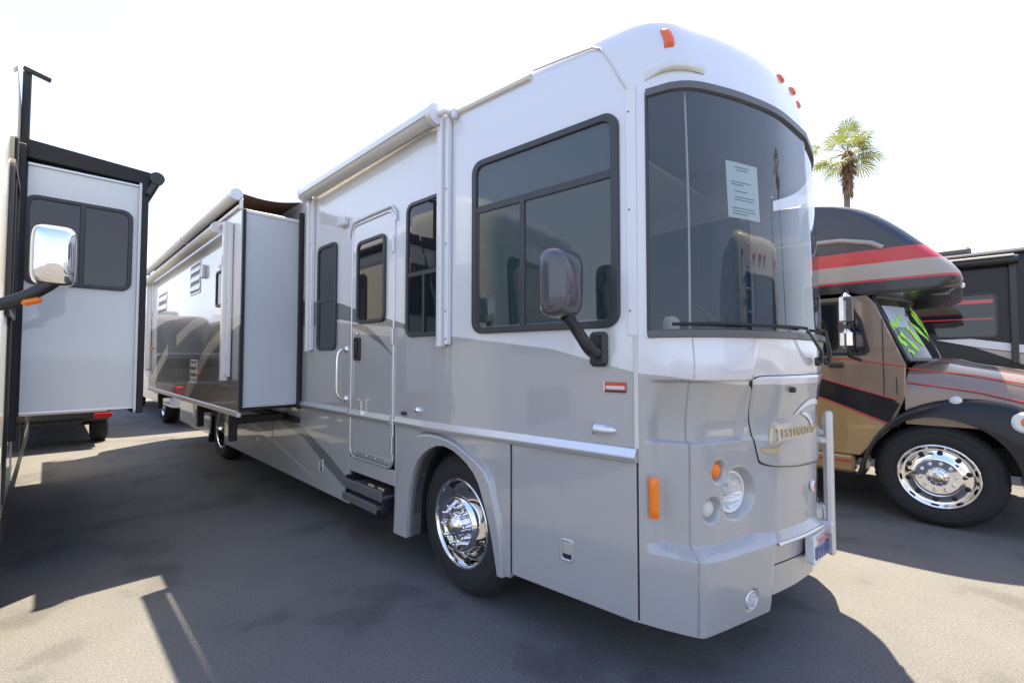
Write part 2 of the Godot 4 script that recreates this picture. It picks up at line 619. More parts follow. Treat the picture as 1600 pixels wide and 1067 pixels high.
func wheel(parent, c, side, style, r = 0.5, w = 0.28, steer = 0.0):
	# c = centre of the outer face; side = -1 faces -x
	var h = holder(parent, "wheel")
	if steer != 0.0:
		var turn = Basis(Vector3.UP, deg_to_rad(steer))
		h.transform = Transform3D(turn, h.position + c - turn * c)
	var ax = Vector3(side, 0, 0)
	var q = r / 0.5
	var st = S()
	lathe(st, [Vector2(0.30, -0.03), Vector2(0.315, 0.0), Vector2(0.36, 0.012), Vector2(0.41, 0.014), Vector2(0.445, 0.006), Vector2(0.47, -0.012), Vector2(0.49, -0.04), Vector2(0.5, -0.06), Vector2(0.5, -w + 0.06), Vector2(0.47, -w + 0.01), Vector2(0.40, -w), Vector2(0.3, -w + 0.02)].map(func(p): return Vector2(p.x * q, p.y)), c, ax, 56)
	# tread blocks
	for k in 60:
		var a = TAU * k / 60.0
		var d = Vector3(0, sin(a), cos(a))
		for t in [-0.075, -0.14, -0.205]:
			box(st, c + ax * t + d * (r + 0.0005), Vector3(0.052, 0.008, 0.036 * q), 0.002, Basis(Vector3(1, 0, 0), d, Vector3(1, 0, 0).cross(d)))
	# raised ring on the sidewall
	lathe(st, [Vector2(0.425 * q, 0.008), Vector2(0.428 * q, 0.016), Vector2(0.436 * q, 0.016), Vector2(0.439 * q, 0.006)], c, ax, 56)
	part(h, "tyre", st, M.rubber)
	st = S()
	var hub_at = 0.0
	if style == "liner":
		lathe(st, [Vector2(0.318, -0.012), Vector2(0.316, 0.008), Vector2(0.306, 0.014), Vector2(0.296, 0.006), Vector2(0.288, -0.03), Vector2(0.282, -0.085), Vector2(0.262, -0.095), Vector2(0.225, -0.055), Vector2(0.2, 0.0), Vector2(0.188, 0.03), Vector2(0.178, 0.036), Vector2(0.165, 0.034), Vector2(0.158, 0.024), Vector2(0.085, 0.024), Vector2(0.0, 0.024)].map(func(p): return Vector2(p.x * q, p.y)), c, ax, 64)
		hub_at = 0.024
	elif style == "dual":
		lathe(st, [Vector2(0.318, -0.012), Vector2(0.314, 0.01), Vector2(0.3, 0.008), Vector2(0.29, -0.03), Vector2(0.27, -0.14), Vector2(0.2, -0.17), Vector2(0.16, -0.165), Vector2(0.1, -0.165), Vector2(0.0, -0.165)].map(func(p): return Vector2(p.x * q, p.y)), c, ax, 48)
		hub_at = -0.165
	else:
		lathe(st, [Vector2(0.318, -0.012), Vector2(0.316, 0.008), Vector2(0.304, 0.014), Vector2(0.294, 0.004), Vector2(0.286, -0.02), Vector2(0.27, -0.032), Vector2(0.22, -0.02), Vector2(0.185, 0.004), Vector2(0.178, 0.012), Vector2(0.165, 0.012), Vector2(0.0, 0.012)].map(func(p): return Vector2(p.x * q, p.y)), c, ax, 64)
		hub_at = 0.012
	part(h, "rim", st, M.chrome)
	for k in (6 if style == "liner" else 10):
		var a = TAU * (k + 0.35) / (6 if style == "liner" else 10)
		var d = Vector3(0, sin(a), cos(a))
		st = S()
		var rr = 0.243 if style == "liner" else 0.232
		var t = -0.068 if style == "liner" else -0.019
		if style == "dual": continue
		lathe(st, [Vector2(0.024 * q, 0.0), Vector2(0.022 * q, 0.007), Vector2(0.0, 0.006)], c + ax * t + d * rr * q, (ax + d * (0.7 if style == "liner" else -0.1)).normalized(), 16)
		part(h, "hand_hole", st, M.seal)
	for k in 10:
		var a = TAU * (k + 0.2) / 10.0
		var d = Vector3(0, sin(a), cos(a))
		st = S()
		lathe(st, [Vector2(0.017, 0.0), Vector2(0.016, 0.02), Vector2(0.012, 0.024), Vector2(0.012, 0.046), Vector2(0.008, 0.054), Vector2(0.0, 0.056)], c + ax * hub_at + d * 0.132 * q, ax, 12)
		part(h, "lug_nut", st, M.chrome)
	st = S()
	lathe(st, [Vector2(0.088, 0.0), Vector2(0.086, 0.03), Vector2(0.07, 0.042), Vector2(0.052, 0.046), Vector2(0.05, 0.058), Vector2(0.044, 0.064), Vector2(0.0, 0.066)], c + ax * hub_at, ax, 32)
	part(h, "hub", st, M.chrome)
	st = S()
	lathe(st, [Vector2(0.03, 0.066), Vector2(0.028, 0.07), Vector2(0.0, 0.07)], c + ax * hub_at, ax, 20)
	part(h, "hub_cap", st, M.gilt)
	return h

func arch_points(n, pts):
	var c = []
	for p in pts: c.append(Vector2(p[0], p[1]))
	return spline(c, n)

func build_silver_motorhome():
	cap_u = even_table(smooth_plan(CAP_U, 120))
	cap_l = even_table(smooth_plan(CAP_L, 200))
	var t = thing("motorhome", Vector3(X0, 0, -6.2), "big silver and white motorhome with curved windshield and black towing mirrors", "motorhome")
	UVO = Vector2(-12.0, 0.0)
	UVS = Vector2(13.0, 3.8)
	coach_shell(t)
	coach_front(t)
	coach_lower(t)
	coach_side(t)
	coach_slide(t)
	coach_inside(t)

func coach_shell(t):
	var ys = [1.14, 1.21, 1.4, 1.6, 1.775, 1.84, 1.895, 2.2, 2.6, 2.985, 3.06, 3.085, 3.15, 3.22, 3.29, 3.34, 3.38, 3.42, 3.455, 3.485, 3.51, 3.535, 3.56, 3.58, 3.6, 3.62, 3.635, 3.65, 3.665, 3.68, 3.69, 3.7, 3.704]
	var stations = [[0.0, -12.0], [1.12, -12.0], [1.2, -11.985], [1.25, -11.94], [1.275, -11.85], [1.275, -9.0], [1.275, -6.0], [1.275, -5.3], [1.275, -4.2], [1.275, -3.6], [1.275, -2.9], [1.275, -2.62], [1.275, -2.355], [1.275, -2.0], [1.275, -1.66], [1.275, -1.335]]
	var cols = []
	for c in spline([Vector2(1.115, 0.54), Vector2(1.095, 0.41), Vector2(1.06, 0.33), Vector2(1.0, 0.268), Vector2(0.9, 0.21), Vector2(0.7, 0.125), Vector2(0.4, 0.04), Vector2(0.0, 0.0)], 44): cols.append(c.x)
	cols[0] = 1.115
	cols[-1] = 0.0
	var rows = []
	var uvs = []
	for y in ys:
		var half = []
		var huv = []
		var sh = roof_shift(y)
		var ins = roof_inset(y)
		for s in stations:
			var dx = s[0]
			var z = s[1]
			if z > -11.9 and dx > 1.2: dx = X0 - xs(z)
			z -= sh * clampf((z + 4.6) / (4.6 + SEAM), 0.0, 1.0)
			if z < -11.5: z += ins * 0.6
			half.append(Vector3(dx * (1.275 - ins) / 1.275, y, z))
			huv.append(uvof(Vector2(s[1], y)))
		var arc = 0.0
		var last = null
		for c in cols:
			var zz = centre_z(y) - look(cap_u, c)
			# the cap always starts at the seam
			zz += (SEAM - (centre_z(y) - 0.54)) * ss(0.9, 1.115, c)
			if last != null: arc += Vector2(c, zz).distance_to(last)
			last = Vector2(c, zz)
			half.append(Vector3(c * (1.275 - ins) / 1.275, y, zz - sh))
			huv.append(uvof(Vector2(SEAM + arc, y)))
		var row = PackedVector3Array()
		var ruv = PackedVector2Array()
		for i in half.size():
			row.append(Vector3(X0 - half[i].x, half[i].y, half[i].z))
			ruv.append(huv[i])
		for i in range(half.size() - 2, -1, -1):
			row.append(Vector3(X0 + half[i].x, half[i].y, half[i].z))
			ruv.append(huv[i])
		rows.append(row)
		uvs.append(ruv)
	var st = S()
	var ns = stations.size()
	var n = rows[0].size()
	for i in rows.size() - 1:
		for j in n - 1:
			var jm = mini(j, n - 2 - j)
			var ym = (ys[i] + ys[i + 1]) * 0.5
			if jm >= ns and ym < 1.775: continue                                   # lower front is a part of its own
			if jm >= ns + 2 and ym > 1.775 and ym < 3.08: continue                 # windshield opening
			if jm >= 12 and jm < 15 and ym > 1.895 and ym < 2.985: continue       # cab side windows
			var q = [[i, j], [i, j + 1], [i + 1, j + 1], [i + 1, j]]
			for k in [0, 1, 2, 0, 2, 3]:
				vert(st, rows[q[k][0]][q[k][1]], uvs[q[k][0]][q[k][1]], 0)
	part(t, "body_shell", st, M.coach)
	# windshield glass, on the same curve
	st = S()
	var gr = []
	var edge = cols[2]
	for k in 25:
		var y = lerpf(1.80, 3.07, k / 24.0)
		var row = PackedVector3Array()
		for m in 81:
			var dx = -edge + 2.0 * edge * m / 80.0
			var zz = centre_z(y) - look(cap_u, absf(dx)) + (SEAM - (centre_z(y) - 0.54)) * ss(0.9, 1.115, absf(dx))
			row.append(Vector3(X0 + dx * 1.002, y, zz))
		gr.append(row)
	grid(st, gr)
	var ws = part(t, "windshield", st, M.windshield)
	tag(ws, "large curved windshield with a pale paper notice behind it", "")
	# rubber along its top, foot and sides
	for e in [[24, 0.016, 0.03], [0, 0.02, 0.026]]:
		st = S()
		var rr = []
		for m in 81:
			var p = gr[e[0]][m]
			var nn = cap_normal((p.x - X0) / 1.003, 2.5)
			var s = 1.0 if e[0] > 0 else -1.0
			rr.append([p + nn * -0.004 - Vector3(0, s * e[2], 0), p + nn * e[1] - Vector3(0, s * e[2] * 0.8, 0), p + nn * e[1] + Vector3(0, s * 0.012, 0), p + nn * -0.004 + Vector3(0, s * 0.018, 0)])
		for k in 3:
			grid(st, [rr.map(func(q): return q[k]), rr.map(func(q): return q[k + 1])], null, k + 1)
		part(ws, "rubber_trim", st, M.trim_grey)
	for m in [0, 80]:
		st = S()
		var path = []
		for k in 25: path.append(gr[k][m])
		tube(st, path, 0.009, 8)
		part(ws, "rubber_trim", st, M.frame_black)
	# strap of the sun blind behind the glass
	st = S()
	var sp = []
	for k in 25:
		var p = gr[k][3]
		sp.append(p + Vector3(0.012 + 0.02 * sin(k / 24.0 * 2.6), 0, -0.03))
	tube(st, sp, 0.006, 6)
	part(ws, "blind_cord", st, M.cream)
	# notice taped inside the glass
	st = S()
	var pr = []
	for k in 9:
		var row = PackedVector3Array()
		for m in 9:
			var dx = lerpf(-0.835, -0.61, m / 8.0)
			var y = lerpf(2.41, 2.71, k / 8.0)
			row.append(on_cap(Vector2(dx, y), -0.014))
		pr.append(row)
	grid(st, pr)
	var note = part(self, "paper_notice", st, M.paper)
	tag(note, "pale printed paper sheet taped inside the curved windshield", "notice")
	for l in [[2.68, 0.25, 0.7], [2.665, 0.3, 0.65], [2.60, 0.12, 0.75], [2.585, 0.12, 0.5], [2.55, 0.2, 0.6], [2.52, 0.2, 0.85], [2.505, 0.2, 0.8], [2.46, 0.12, 0.8], [2.445, 0.12, 0.85], [2.43, 0.12, 0.6]]:
		st = S()
		var a = lerpf(-0.835, -0.61, l[1])
		var b = lerpf(-0.835, -0.61, l[2])
		quad(st, on_cap(Vector2(a, l[0]), -0.011), on_cap(Vector2(b, l[0]), -0.011), on_cap(Vector2(b, l[0] + 0.005), -0.011), on_cap(Vector2(a, l[0] + 0.005), -0.011))
		part(note, "print_line", st, M.ink)
	# ridge mouldings and clearance lamps on the brow
	st = S()
	tube(st, [[-1.88, 3.487], [-1.66, 3.47], [-1.46, 3.45], [-1.41, 3.42], [-1.36, 3.34], [-1.30, 3.22], [-1.255, 3.13]].map(func(e): return on_side(Vector2(e[0], e[1]), 0.0)), 0.006, 6)
	part(t, "cap_moulding", st, M.cream)
	for s in [-1, 1]:
		st = S()
		var dxs = [1.108, 1.09, 1.07, 1.035, 0.99, 0.94]
		var rows2 = [[], [], [], []]
		for i in dxs.size():
			var k = [0.0, 1.0, 1.0, 0.8, 0.5, 0.0][i]
			var yy = 3.165 + [0.0, 0.012, 0.012, 0.008, 0.004, 0.0][i]
			rows2[0].append(on_cap(Vector2(s * dxs[i], yy - 0.028), 0.002))
			rows2[1].append(on_cap(Vector2(s * dxs[i], yy - 0.022), 0.02 * k + 0.002))
			rows2[2].append(on_cap(Vector2(s * dxs[i], yy), 0.016 * k + 0.002))
			rows2[3].append(on_cap(Vector2(s * dxs[i], yy + 0.02), 0.001))
		grid(st, rows2)
		part(t, "brow_ridge", st, M.cream)
	for d in [-1.07, -0.2, 0.0, 0.2, 1.07]:
		st = S()
		var big = absf(d) > 1.0
		var y0 = 3.335 if big else 3.375
		var w = 0.028 if big else 0.036
		var h = 0.125 if big else 0.05
		var rows3 = []
		for k in 7:
			var row = PackedVector3Array()
			for m in 7:
				var u = (m / 6.0 - 0.5) * 2.0
				var v = (k / 6.0 - 0.5) * 2.0
				var y = y0 + v * h * 0.5
				var b = on_cap(Vector2(d, y), 0.0)
				var nn = cap_normal(d, 3.0)
				var tn = Vector3(nn.z, 0, -nn.x)
				var dome = 0.026 * sqrt(maxf(0.0, 1.0 - pow(absf(u), 3.0))) * sqrt(maxf(0.0, 1.0 - pow(absf(v), 4.0)))
				row.append(Vector3(b.x, y, b.z - roof_shift(y)) + tn * u * w + nn * (dome - 0.006))
			rows3.append(row)
		grid(st, rows3)
		part(t, "clearance_lamp", st, M.marker)

func coach_front(t):
	var cols = cap_columns(150)
	var all = []
	for i in range(cols.size() - 1, 0, -1): all.append(-cols[i])
	for c in cols: all.append(c)
	var rows = []
	var uvs = []
	var heights = []
	for k in 171: heights.append(lerpf(0.33, 1.792, k / 170.0))
	for e in [0.69, 0.735, 1.242, 1.256, 1.556, 1.572]:
		heights = heights.filter(func(h): return absf(h - e) > 0.004)
		heights.append_array([e - 0.0025, e, e + 0.0025])
	heights.sort()
	for y in heights:
		var row = PackedVector3Array()
		var ruv = PackedVector2Array()
		var arc = 0.0
		var last = null
		for i in all.size():
			var yy = y
			if absf(all[i]) < 0.52: yy = maxf(y, 0.395 - 0.02 * absf(all[i]))
			var p = on_front(Vector2(all[i], yy), 0.0)
			if last != null: arc += 0.0085
			last = p
			row.append(p)
			var ua = minf(i, all.size() - 1 - i) * 0.0093
			ruv.append(uvof(Vector2(SEAM + ua, y)))
		rows.append(row)
		uvs.append(ruv)
	var st = S()
	grid(st, rows, uvs)
	# underside lip
	var lip = [rows[0], PackedVector3Array()]
	for p in rows[0]: lip[1].append(p + Vector3(0, 0.02, -0.12))
	grid(st, lip, null, 3)
	var cap = part(t, "front_cap", st, M.coach)
	# bonnet: its own panel, with a dark rubber strip round it painting in the gap shade
	for e in [[0.007, 0.003, M.seal, "gap_shade_strip"], [0.0, 0.009, M.coach, "bonnet"]]:
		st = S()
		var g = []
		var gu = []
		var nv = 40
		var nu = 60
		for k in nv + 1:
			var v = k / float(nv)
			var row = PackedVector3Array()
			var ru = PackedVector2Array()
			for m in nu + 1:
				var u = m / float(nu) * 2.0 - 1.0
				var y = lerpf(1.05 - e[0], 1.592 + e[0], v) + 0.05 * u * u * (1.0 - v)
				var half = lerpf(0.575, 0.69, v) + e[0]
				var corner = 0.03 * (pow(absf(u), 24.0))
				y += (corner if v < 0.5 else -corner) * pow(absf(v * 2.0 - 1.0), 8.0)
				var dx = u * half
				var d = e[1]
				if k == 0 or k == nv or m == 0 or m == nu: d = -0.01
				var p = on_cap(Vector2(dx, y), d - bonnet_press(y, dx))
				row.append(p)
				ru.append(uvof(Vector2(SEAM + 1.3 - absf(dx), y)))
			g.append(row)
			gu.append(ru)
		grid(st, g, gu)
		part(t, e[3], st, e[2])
	st = S()
	box(st, on_cap(Vector2(-0.37, 1.505), 0.022 - bonnet_press(1.5, 0.37)), Vector3(0.03, 0.03, 0.03), 0.006)
	part(t, "bonnet_stop", st, M.black_plastic)
	# lettering and swoosh on the bonnet
	front_text(t, "D", -0.535, 1.212, 0.09, 0.17, M.gilt)
	front_text(t, "ESTINATION", -0.43, 1.24, 0.048, 0.6, M.gilt)
	for a in [[[-0.57, 1.187], [-0.52, 1.176], [-0.47, 1.182], [-0.43, 1.205]], [[-0.30, 1.36], [-0.2, 1.405], [-0.08, 1.425], [0.06, 1.40], [0.16, 1.33]], [[-0.22, 1.365], [-0.14, 1.345], [-0.08, 1.295], [-0.055, 1.235]]]:
		st = S()
		var pts = arch_points(18, a)
		var r0 = []
		var r1 = []
		for i in 18:
			var w = 0.014 * sin(PI * (i + 0.6) / 18.5) + 0.002
			r0.append(on_cap(Vector2(pts[i].x, pts[i].y - w), 0.015 - bonnet_press(pts[i].y, pts[i].x)))
			r1.append(on_cap(Vector2(pts[i].x, pts[i].y + w), 0.015 - bonnet_press(pts[i].y, pts[i].x)))
		grid(st, [r0, r1])
		part(t, "swoosh", st, M.white if a.size() != 4 or a[0][1] > 1.3 else M.gilt)
	# lamps
	for s in [-1, 1]:
		for b in [[0, "turn_lamp", M.amber, 0.046], [1, "headlamp", M.lamp_white, 0.098], [2, "position_lamp", M.lamp_frost, 0.05], [3, "fog_lamp", M.lamp_frost, 0.04]]:
			var w = BOWLS[b[0]]
			var c = Vector2(s * w[0], w[1])
			var nn = cap_normal(c.x, c.y)
			var base = on_front(c, 0.0)
			if b[0] == 2: base -= nn * 0.006
			var r = b[3]
			var l = null
			if b[0] == 1 or b[0] == 3:
				st = S()
				lathe(st, [Vector2(r * 1.2, -0.014), Vector2(r * 1.16, 0.006), Vector2(r * 1.1, 0.014), Vector2(r * 1.0, 0.008), Vector2(r * 0.9, -0.004), Vector2(r * 0.6, -0.022), Vector2(r * 0.25, -0.034), Vector2(0.0, -0.036)], base + nn * 0.03, nn, 36)
				l = part(t, b[1], st, M.reflector)
				st = S()
				lathe(st, [Vector2(r, 0.0), Vector2(r * 0.94, 0.012), Vector2(r * 0.72, 0.022), Vector2(r * 0.4, 0.029), Vector2(0.0, 0.031)], base + nn * 0.034, nn, 36)
				part(l, "lens", st, M.clear_lens)
				st = S()
				lathe(st, [Vector2(r * 0.22, -0.03), Vector2(r * 0.2, 0.0), Vector2(r * 0.1, 0.012), Vector2(0.0, 0.014)], base + nn * 0.03, nn, 16)
				part(l, "bulb", st, M.lamp_white)
				for k in 5:
					st = S()
					var up = Vector3(0, r * (0.56 - 0.28 * k), 0)
					var tn = Vector3(nn.z, 0, -nn.x) * sqrt(maxf(0.0, r * r * 0.8 - up.y * up.y))
					tube(st, [base + nn * 0.036 + up - tn, base + nn * 0.05 + up, base + nn * 0.036 + up + tn], 0.0025, 5)
					part(l, "rib", st, M.lamp_frost)
			else:
				st = S()
				lathe(st, [Vector2(r, -0.02), Vector2(r, 0.006), Vector2(r * 0.92, 0.016), Vector2(r * 0.7, 0.026), Vector2(r * 0.4, 0.033), Vector2(0.0, 0.036)], base, nn, 32)
				l = part(t, b[1], st, b[2])
				st = S()
				lathe(st, [Vector2(r * 0.98, 0.004), Vector2(r * 1.1, 0.01), Vector2(r * 1.16, -0.01)], base, nn, 32)
				part(l, "bezel", st, M.aluminium)
		# side marker on the cap
		st = S()
		for e in [[0.872, 1.075, 0.012]]:
			var rows2 = []
			for k in 9:
				var y = lerpf(e[0], e[1], k / 8.0)
				var row = []
				for m in 5:
					var z = lerpf(-1.155, -1.105, m / 4.0)
					var x = X0 + s * cap_x_at(z, y)
					var dome = e[2] * (0.0 if (k == 0 or k == 8 or m == 0 or m == 4) else 1.0)
					row.append(Vector3(x + s * (dome + 0.002), y, z))
				rows2.append(row)
			grid(st, rows2)
		part(t, "side_marker", st, M.amber)
	# bumper strips and number plate
	for e in [[0.672, 0.690, 0.004, M.aluminium], [0.545, 0.56, -0.008, M.seal]]:
		st = S()
		var r0 = []
		var r1 = []
		var r2 = []
		for m in 41:
			var dx = lerpf(-0.5, 0.5, m / 40.0)
			r0.append(on_front(Vector2(dx, e[0]), e[2]))
			r1.append(on_front(Vector2(dx, (e[0] + e[1]) * 0.5), e[2] + 0.014))
			r2.append(on_front(Vector2(dx, e[1]), e[2]))
		grid(st, [r0, r1, r2])
		part(t, "bumper_strip", st, e[3])
	st = S()
	plate(st, rrect(-0.195, 0.11, 0.505, 0.665, 0.015), -0.01, 0.035, on_bumper, 0.003)
	var pl = part(t, "number_plate", st, M.paper if false else M.white)
	st = S()
	for k in 9:
		var a = -0.13 + k * 0.021
		plate(st, PackedVector2Array([Vector2(a, 0.622), Vector2(a + 0.014, 0.622), Vector2(a + 0.017, 0.64 + 0.008 * ((k * 5) % 3) * 0.5), Vector2(a + 0.003, 0.64)]), 0.035, 0.0365, on_bumper)
	part(pl, "red_script", st, M.red)
	for k in 7:
		st = S()
		var a = -0.175 + k * 0.0385
		frame(st, rrect(a, a + 0.026, 0.53, 0.60, 0.008, 2), rrect(a + 0.008, a + 0.018, 0.54 + 0.006 * (k % 3), 0.59, 0.003, 2), 0.035, 0.0375, on_bumper, 0.0005)
		part(pl, "character", st, M.blue_ink)
	# upright bumper guards and round emblem
	for e in [[0.07, 0.60, 1.36], [0.42, 0.62, 1.30]]:
		st = S()
		var base = on_cap(Vector2(e[0], 0.8), 0.0)
		box(st, Vector3(X0 + e[0], (e[1] + e[2]) * 0.5 - 0.05, base.z + 0.04), Vector3(0.045, e[2] - e[1] + 0.1, 0.045), 0.014)
		box(st, Vector3(X0 + e[0], 0.66, base.z + 0.02), Vector3(0.08, 0.08, 0.08), 0.012)
		box(st, Vector3(X0 + e[0], 1.18, base.z + 0.02), Vector3(0.04, 0.04, 0.08), 0.008)
		part(t, "bumper_guard", st, M.aluminium)
	st = S()
	lathe(st, [Vector2(0.034, 0.0), Vector2(0.034, 0.012), Vector2(0.028, 0.017), Vector2(0.0, 0.017)], on_front(Vector2(-0.07, 0.925), 0.0), Vector3(0, 0, 1), 24)
	var em = part(t, "emblem", st, M.white)
	st = S()
	lathe(st, [Vector2(0.022, 0.017), Vector2(0.02, 0.020), Vector2(0.012, 0.020), Vector2(0.01, 0.017)], on_front(Vector2(-0.07, 0.925), 0.0), Vector3(0, 0, 1), 24)
	part(em, "ring", st, M.red)
	# wipers
	for s in [-1, 1]:
		st = S()
		var piv = on_cap(Vector2(s * 0.16 + 0.08, 1.66), 0.02)
		lathe(st, [Vector2(0.026, 0.0), Vector2(0.026, 0.02), Vector2(0.016, 0.03), Vector2(0.0, 0.03)], piv - Vector3(0, 0, 0.012), Vector3(0, 0, 1), 16)
		var elbow = on_cap(Vector2(s * 0.16 - 0.16, 1.845), 0.05)
		tube(st, [piv + Vector3(0, 0, 0.015), piv + Vector3(-0.06, 0.06, 0.03), elbow], [0.014, 0.011, 0.006], 8)
		var w = part(t, "wiper", st, M.black_plastic)
		st = S()
		var bl = []
		for k in 13:
			var dx = s * 0.5 - 0.16 + lerpf(-0.42, 0.42, k / 12.0) if s < 0 else lerpf(-0.05, 0.75, k / 12.0)
			bl.append(on_cap(Vector2(dx, 1.85), 0.024))
		tube(st, bl, 0.009, 6)
		part(w, "blade", st, M.rubber)

func bonnet_press(y, dx = 0.3):
	return (lerpf(0.03, 0.08, ss(0.45, 0.64, absf(dx))) * lin(0.69, 0.735, y) + 0.035 * 0.2 * lin(1.242, 1.256, y)) * (1.0 - ss(1.3, 1.79, y))

func cap_x_at(z, y):
	# half width of the cap where it reaches depth z
	var s = centre_z(y) - z
	var best = 1.115
	for i in 513:
		if cap_l[i] >= s:
			best = 1.115 * i / 512.0
			break
	return best

func on_bumper(p, d):
	return on_cap(Vector2(p.x, 0.6), d) * Vector3(1, 0, 1) + Vector3(0, p.y, 0)

func front_text(t, text, dx, y, h, width, m):
	var tm = TextMesh.new()
	tm.text = text
	var f = SystemFont.new()
	f.font_names = PackedStringArray(["Droid Serif"])
	f.font_weight = 500
	f.font_italic = true
	tm.font = f
	tm.font_size = 64
	tm.pixel_size = 0.01
	tm.depth = 0.02
	tm.horizontal_alignment = HORIZONTAL_ALIGNMENT_LEFT
	tm.vertical_alignment = VERTICAL_ALIGNMENT_BOTTOM
	var ar = tm.get_mesh_arrays() if false else tm.surface_get_arrays(0)
	var vs = ar[Mesh.ARRAY_VERTEX]
	var bb = tm.get_aabb()
	var k = minf(h / bb.size.y, width / bb.size.x)
	var st = S()
	var ix = ar[Mesh.ARRAY_INDEX]
	var seq = ix if ix != null and ix.size() else range(vs.size())
	for i in seq:
		var v = vs[i] - bb.position
		var yy = y + v.y * k
		var xx = dx + v.x * k + v.y * k * 0.2
		vert(st, on_cap(Vector2(xx, yy), (0.016 if v.z > 0.01 else 0.008) - bonnet_press(yy, xx)), Vector2.ZERO, -1)
	part(t, "lettering", st, m)

func coach_lower(t):
	# compartment doors and fenders below the belt, each its own panel
	var mp = on_side
	for e in [[-2.052, -1.222, 0.325], [-6.20, -4.112, 0.325], [-8.36, -6.215, 0.325], [-11.9, -9.42, 0.36]]:
		var st = S()
		var poly = rrect(e[0], e[1], e[2], 1.138, 0.012, 3)
		loft(st, [[poly, -0.03], [poly, -0.004], [shrink(poly, 0.006), 0.0]], mp)
		part(t, "compartment_door", st, M.coach)
		# pull latch
		var zc = [-1.64, -4.72, -6.75, -10.6][[-2.052, -6.20, -8.36, -11.9].find(e[0])]
		latch(t, zc, 0.585)
	# front fender with its wheel opening
	var arch = arch_points(25, [[-3.085, 0.30], [-3.06, 0.62], [-2.95, 0.90], [-2.74, 1.045], [-2.55, 1.035], [-2.349, 0.908], [-2.256, 0.723], [-2.194, 0.534], [-2.144, 0.30]])
	var poly = PackedVector2Array([Vector2(-2.066, 0.30), Vector2(-2.066, 1.138), Vector2(-3.31, 1.138), Vector2(-3.31, 0.30)])
	for p in arch: poly.append(p)
	var st = S()
	loft(st, [[poly, -0.03], [poly, 0.0]], mp)
	part(t, "front_fender", st, M.coach)
	flare(t, arch_points(25, [[-3.30, 0.295], [-3.27, 0.65], [-3.17, 0.93], [-2.96, 1.112], [-2.62, 1.11], [-2.40, 1.03], [-2.222, 0.928], [-2.161, 0.742], [-2.112, 0.554], [-2.096, 0.30]]), arch)
	# rear fender
	arch = arch_points(21, [[-9.37, 0.36], [-9.34, 0.7], [-9.2, 0.95], [-8.88, 1.05], [-8.56, 0.95], [-8.42, 0.7], [-8.40, 0.33]])
	poly = PackedVector2Array([Vector2(-8.37, 0.33), Vector2(-8.37, 1.138), Vector2(-9.41, 1.138), Vector2(-9.41, 0.36)])
	for p in arch: poly.append(p)
	st = S()
	loft(st, [[poly, -0.03], [poly, 0.0]], mp)
	part(t, "rear_fender", st, M.coach)
	# step well below the door and its folding step
	st = S()
	plate(st, PackedVector2Array([Vector2(-4.105, 0.64), Vector2(-3.315, 0.64), Vector2(-3.315, 0.765), Vector2(-4.105, 0.765)]), -0.03, 0.0, mp, 0.004)
	part(t, "step_panel", st, M.coach)
	st = S()
	box(st, Vector3(2.03, 0.545, -3.71), Vector3(0.22, 0.03, 0.66), 0.006)
	box(st, Vector3(1.925, 0.555, -3.71), Vector3(0.02, 0.085, 0.66), 0.006)
	var step = part(t, "entry_step", st, M.trim_grey)
	st = S()
	box(st, Vector3(2.0, 0.455, -3.72), Vector3(0.2, 0.03, 0.60), 0.006)
	box(st, Vector3(1.9, 0.45, -3.72), Vector3(0.02, 0.07, 0.60), 0.006)
	part(step, "lower_tread", st, M.trim_grey)
	for z in [-4.03, -3.39]:
		st = S()
		box(st, Vector3(2.03, 0.52, z), Vector3(0.2, 0.2, 0.012), 0.003)
		part(step, "bracket", st, M.black_plastic)
	st = S()
	for z in [-3.62, -3.46]: box(st, Vector3(1.935, 0.612, z + 0.05), Vector3(0.012, 0.02, 0.09), 0.003)
	part(step, "yellow_label", st, M.gilt)
	# chassis and dark underside
	st = S()
	box(st, Vector3(X0, 0.78, -6.4), Vector3(1.75, 0.6, 10.6), 0.02)
	part(t, "chassis", st, M.seal)
	st = S()
	box(st, Vector3(X0, 1.125, -2.2), Vector3(2.2, 0.02, 1.5))
	box(st, Vector3(X0, 1.125, -7.42), Vector3(2.5, 0.02, 8.9))
	part(t, "floor_pan", st, M.seal)
	st = S()
	box(st, Vector3(2.22, 0.74, -3.99), Vector3(0.36, 0.76, 0.02))
	box(st, Vector3(2.35, 0.74, -3.7), Vector3(0.02, 0.76, 0.6))
	part(t, "step_well", st, M.seal)
	# left side skirt, closed
	st = S()
	box(st, Vector3(4.52, 0.74, -6.8), Vector3(0.03, 0.8, 10.2))
	part(t, "left_skirt", st, M.silver)
	# wheels
	for s in [-1, 1]:
		wheel(t, Vector3(X0 + s * 1.165, 0.5, -2.6), s, "liner", 0.5, 0.28, -3.0)
		wheel(t, Vector3(X0 + s * 1.20, 0.5, -8.88), s, "dual")
	# mud flap behind the rear wheel
	st = S()
	box(st, Vector3(2.25, 0.42, -9.6), Vector3(0.42, 0.46, 0.012), 0.003)
	part(t, "mud_flap", st, M.rubber)
	# belt rail
	var sec = [Vector2(0.0, 1.136), Vector2(0.022, 1.142), Vector2(0.03, 1.165), Vector2(0.03, 1.172), Vector2(0.010, 1.21), Vector2(0.0, 1.212)]
	for r in [[-3.30, -2.9, SEAM - 0.004], [-5.3, -4.7, -4.115], [-4.07, -3.8, -3.345]]:
		st = S()
		sweep(st, sec, [r[0], r[1], r[2]], func(p, d): return on_side(p, d + (0.012 if r[0] == -4.07 else 0.0)))
		part(t, "belt_rail", st, M.aluminium)

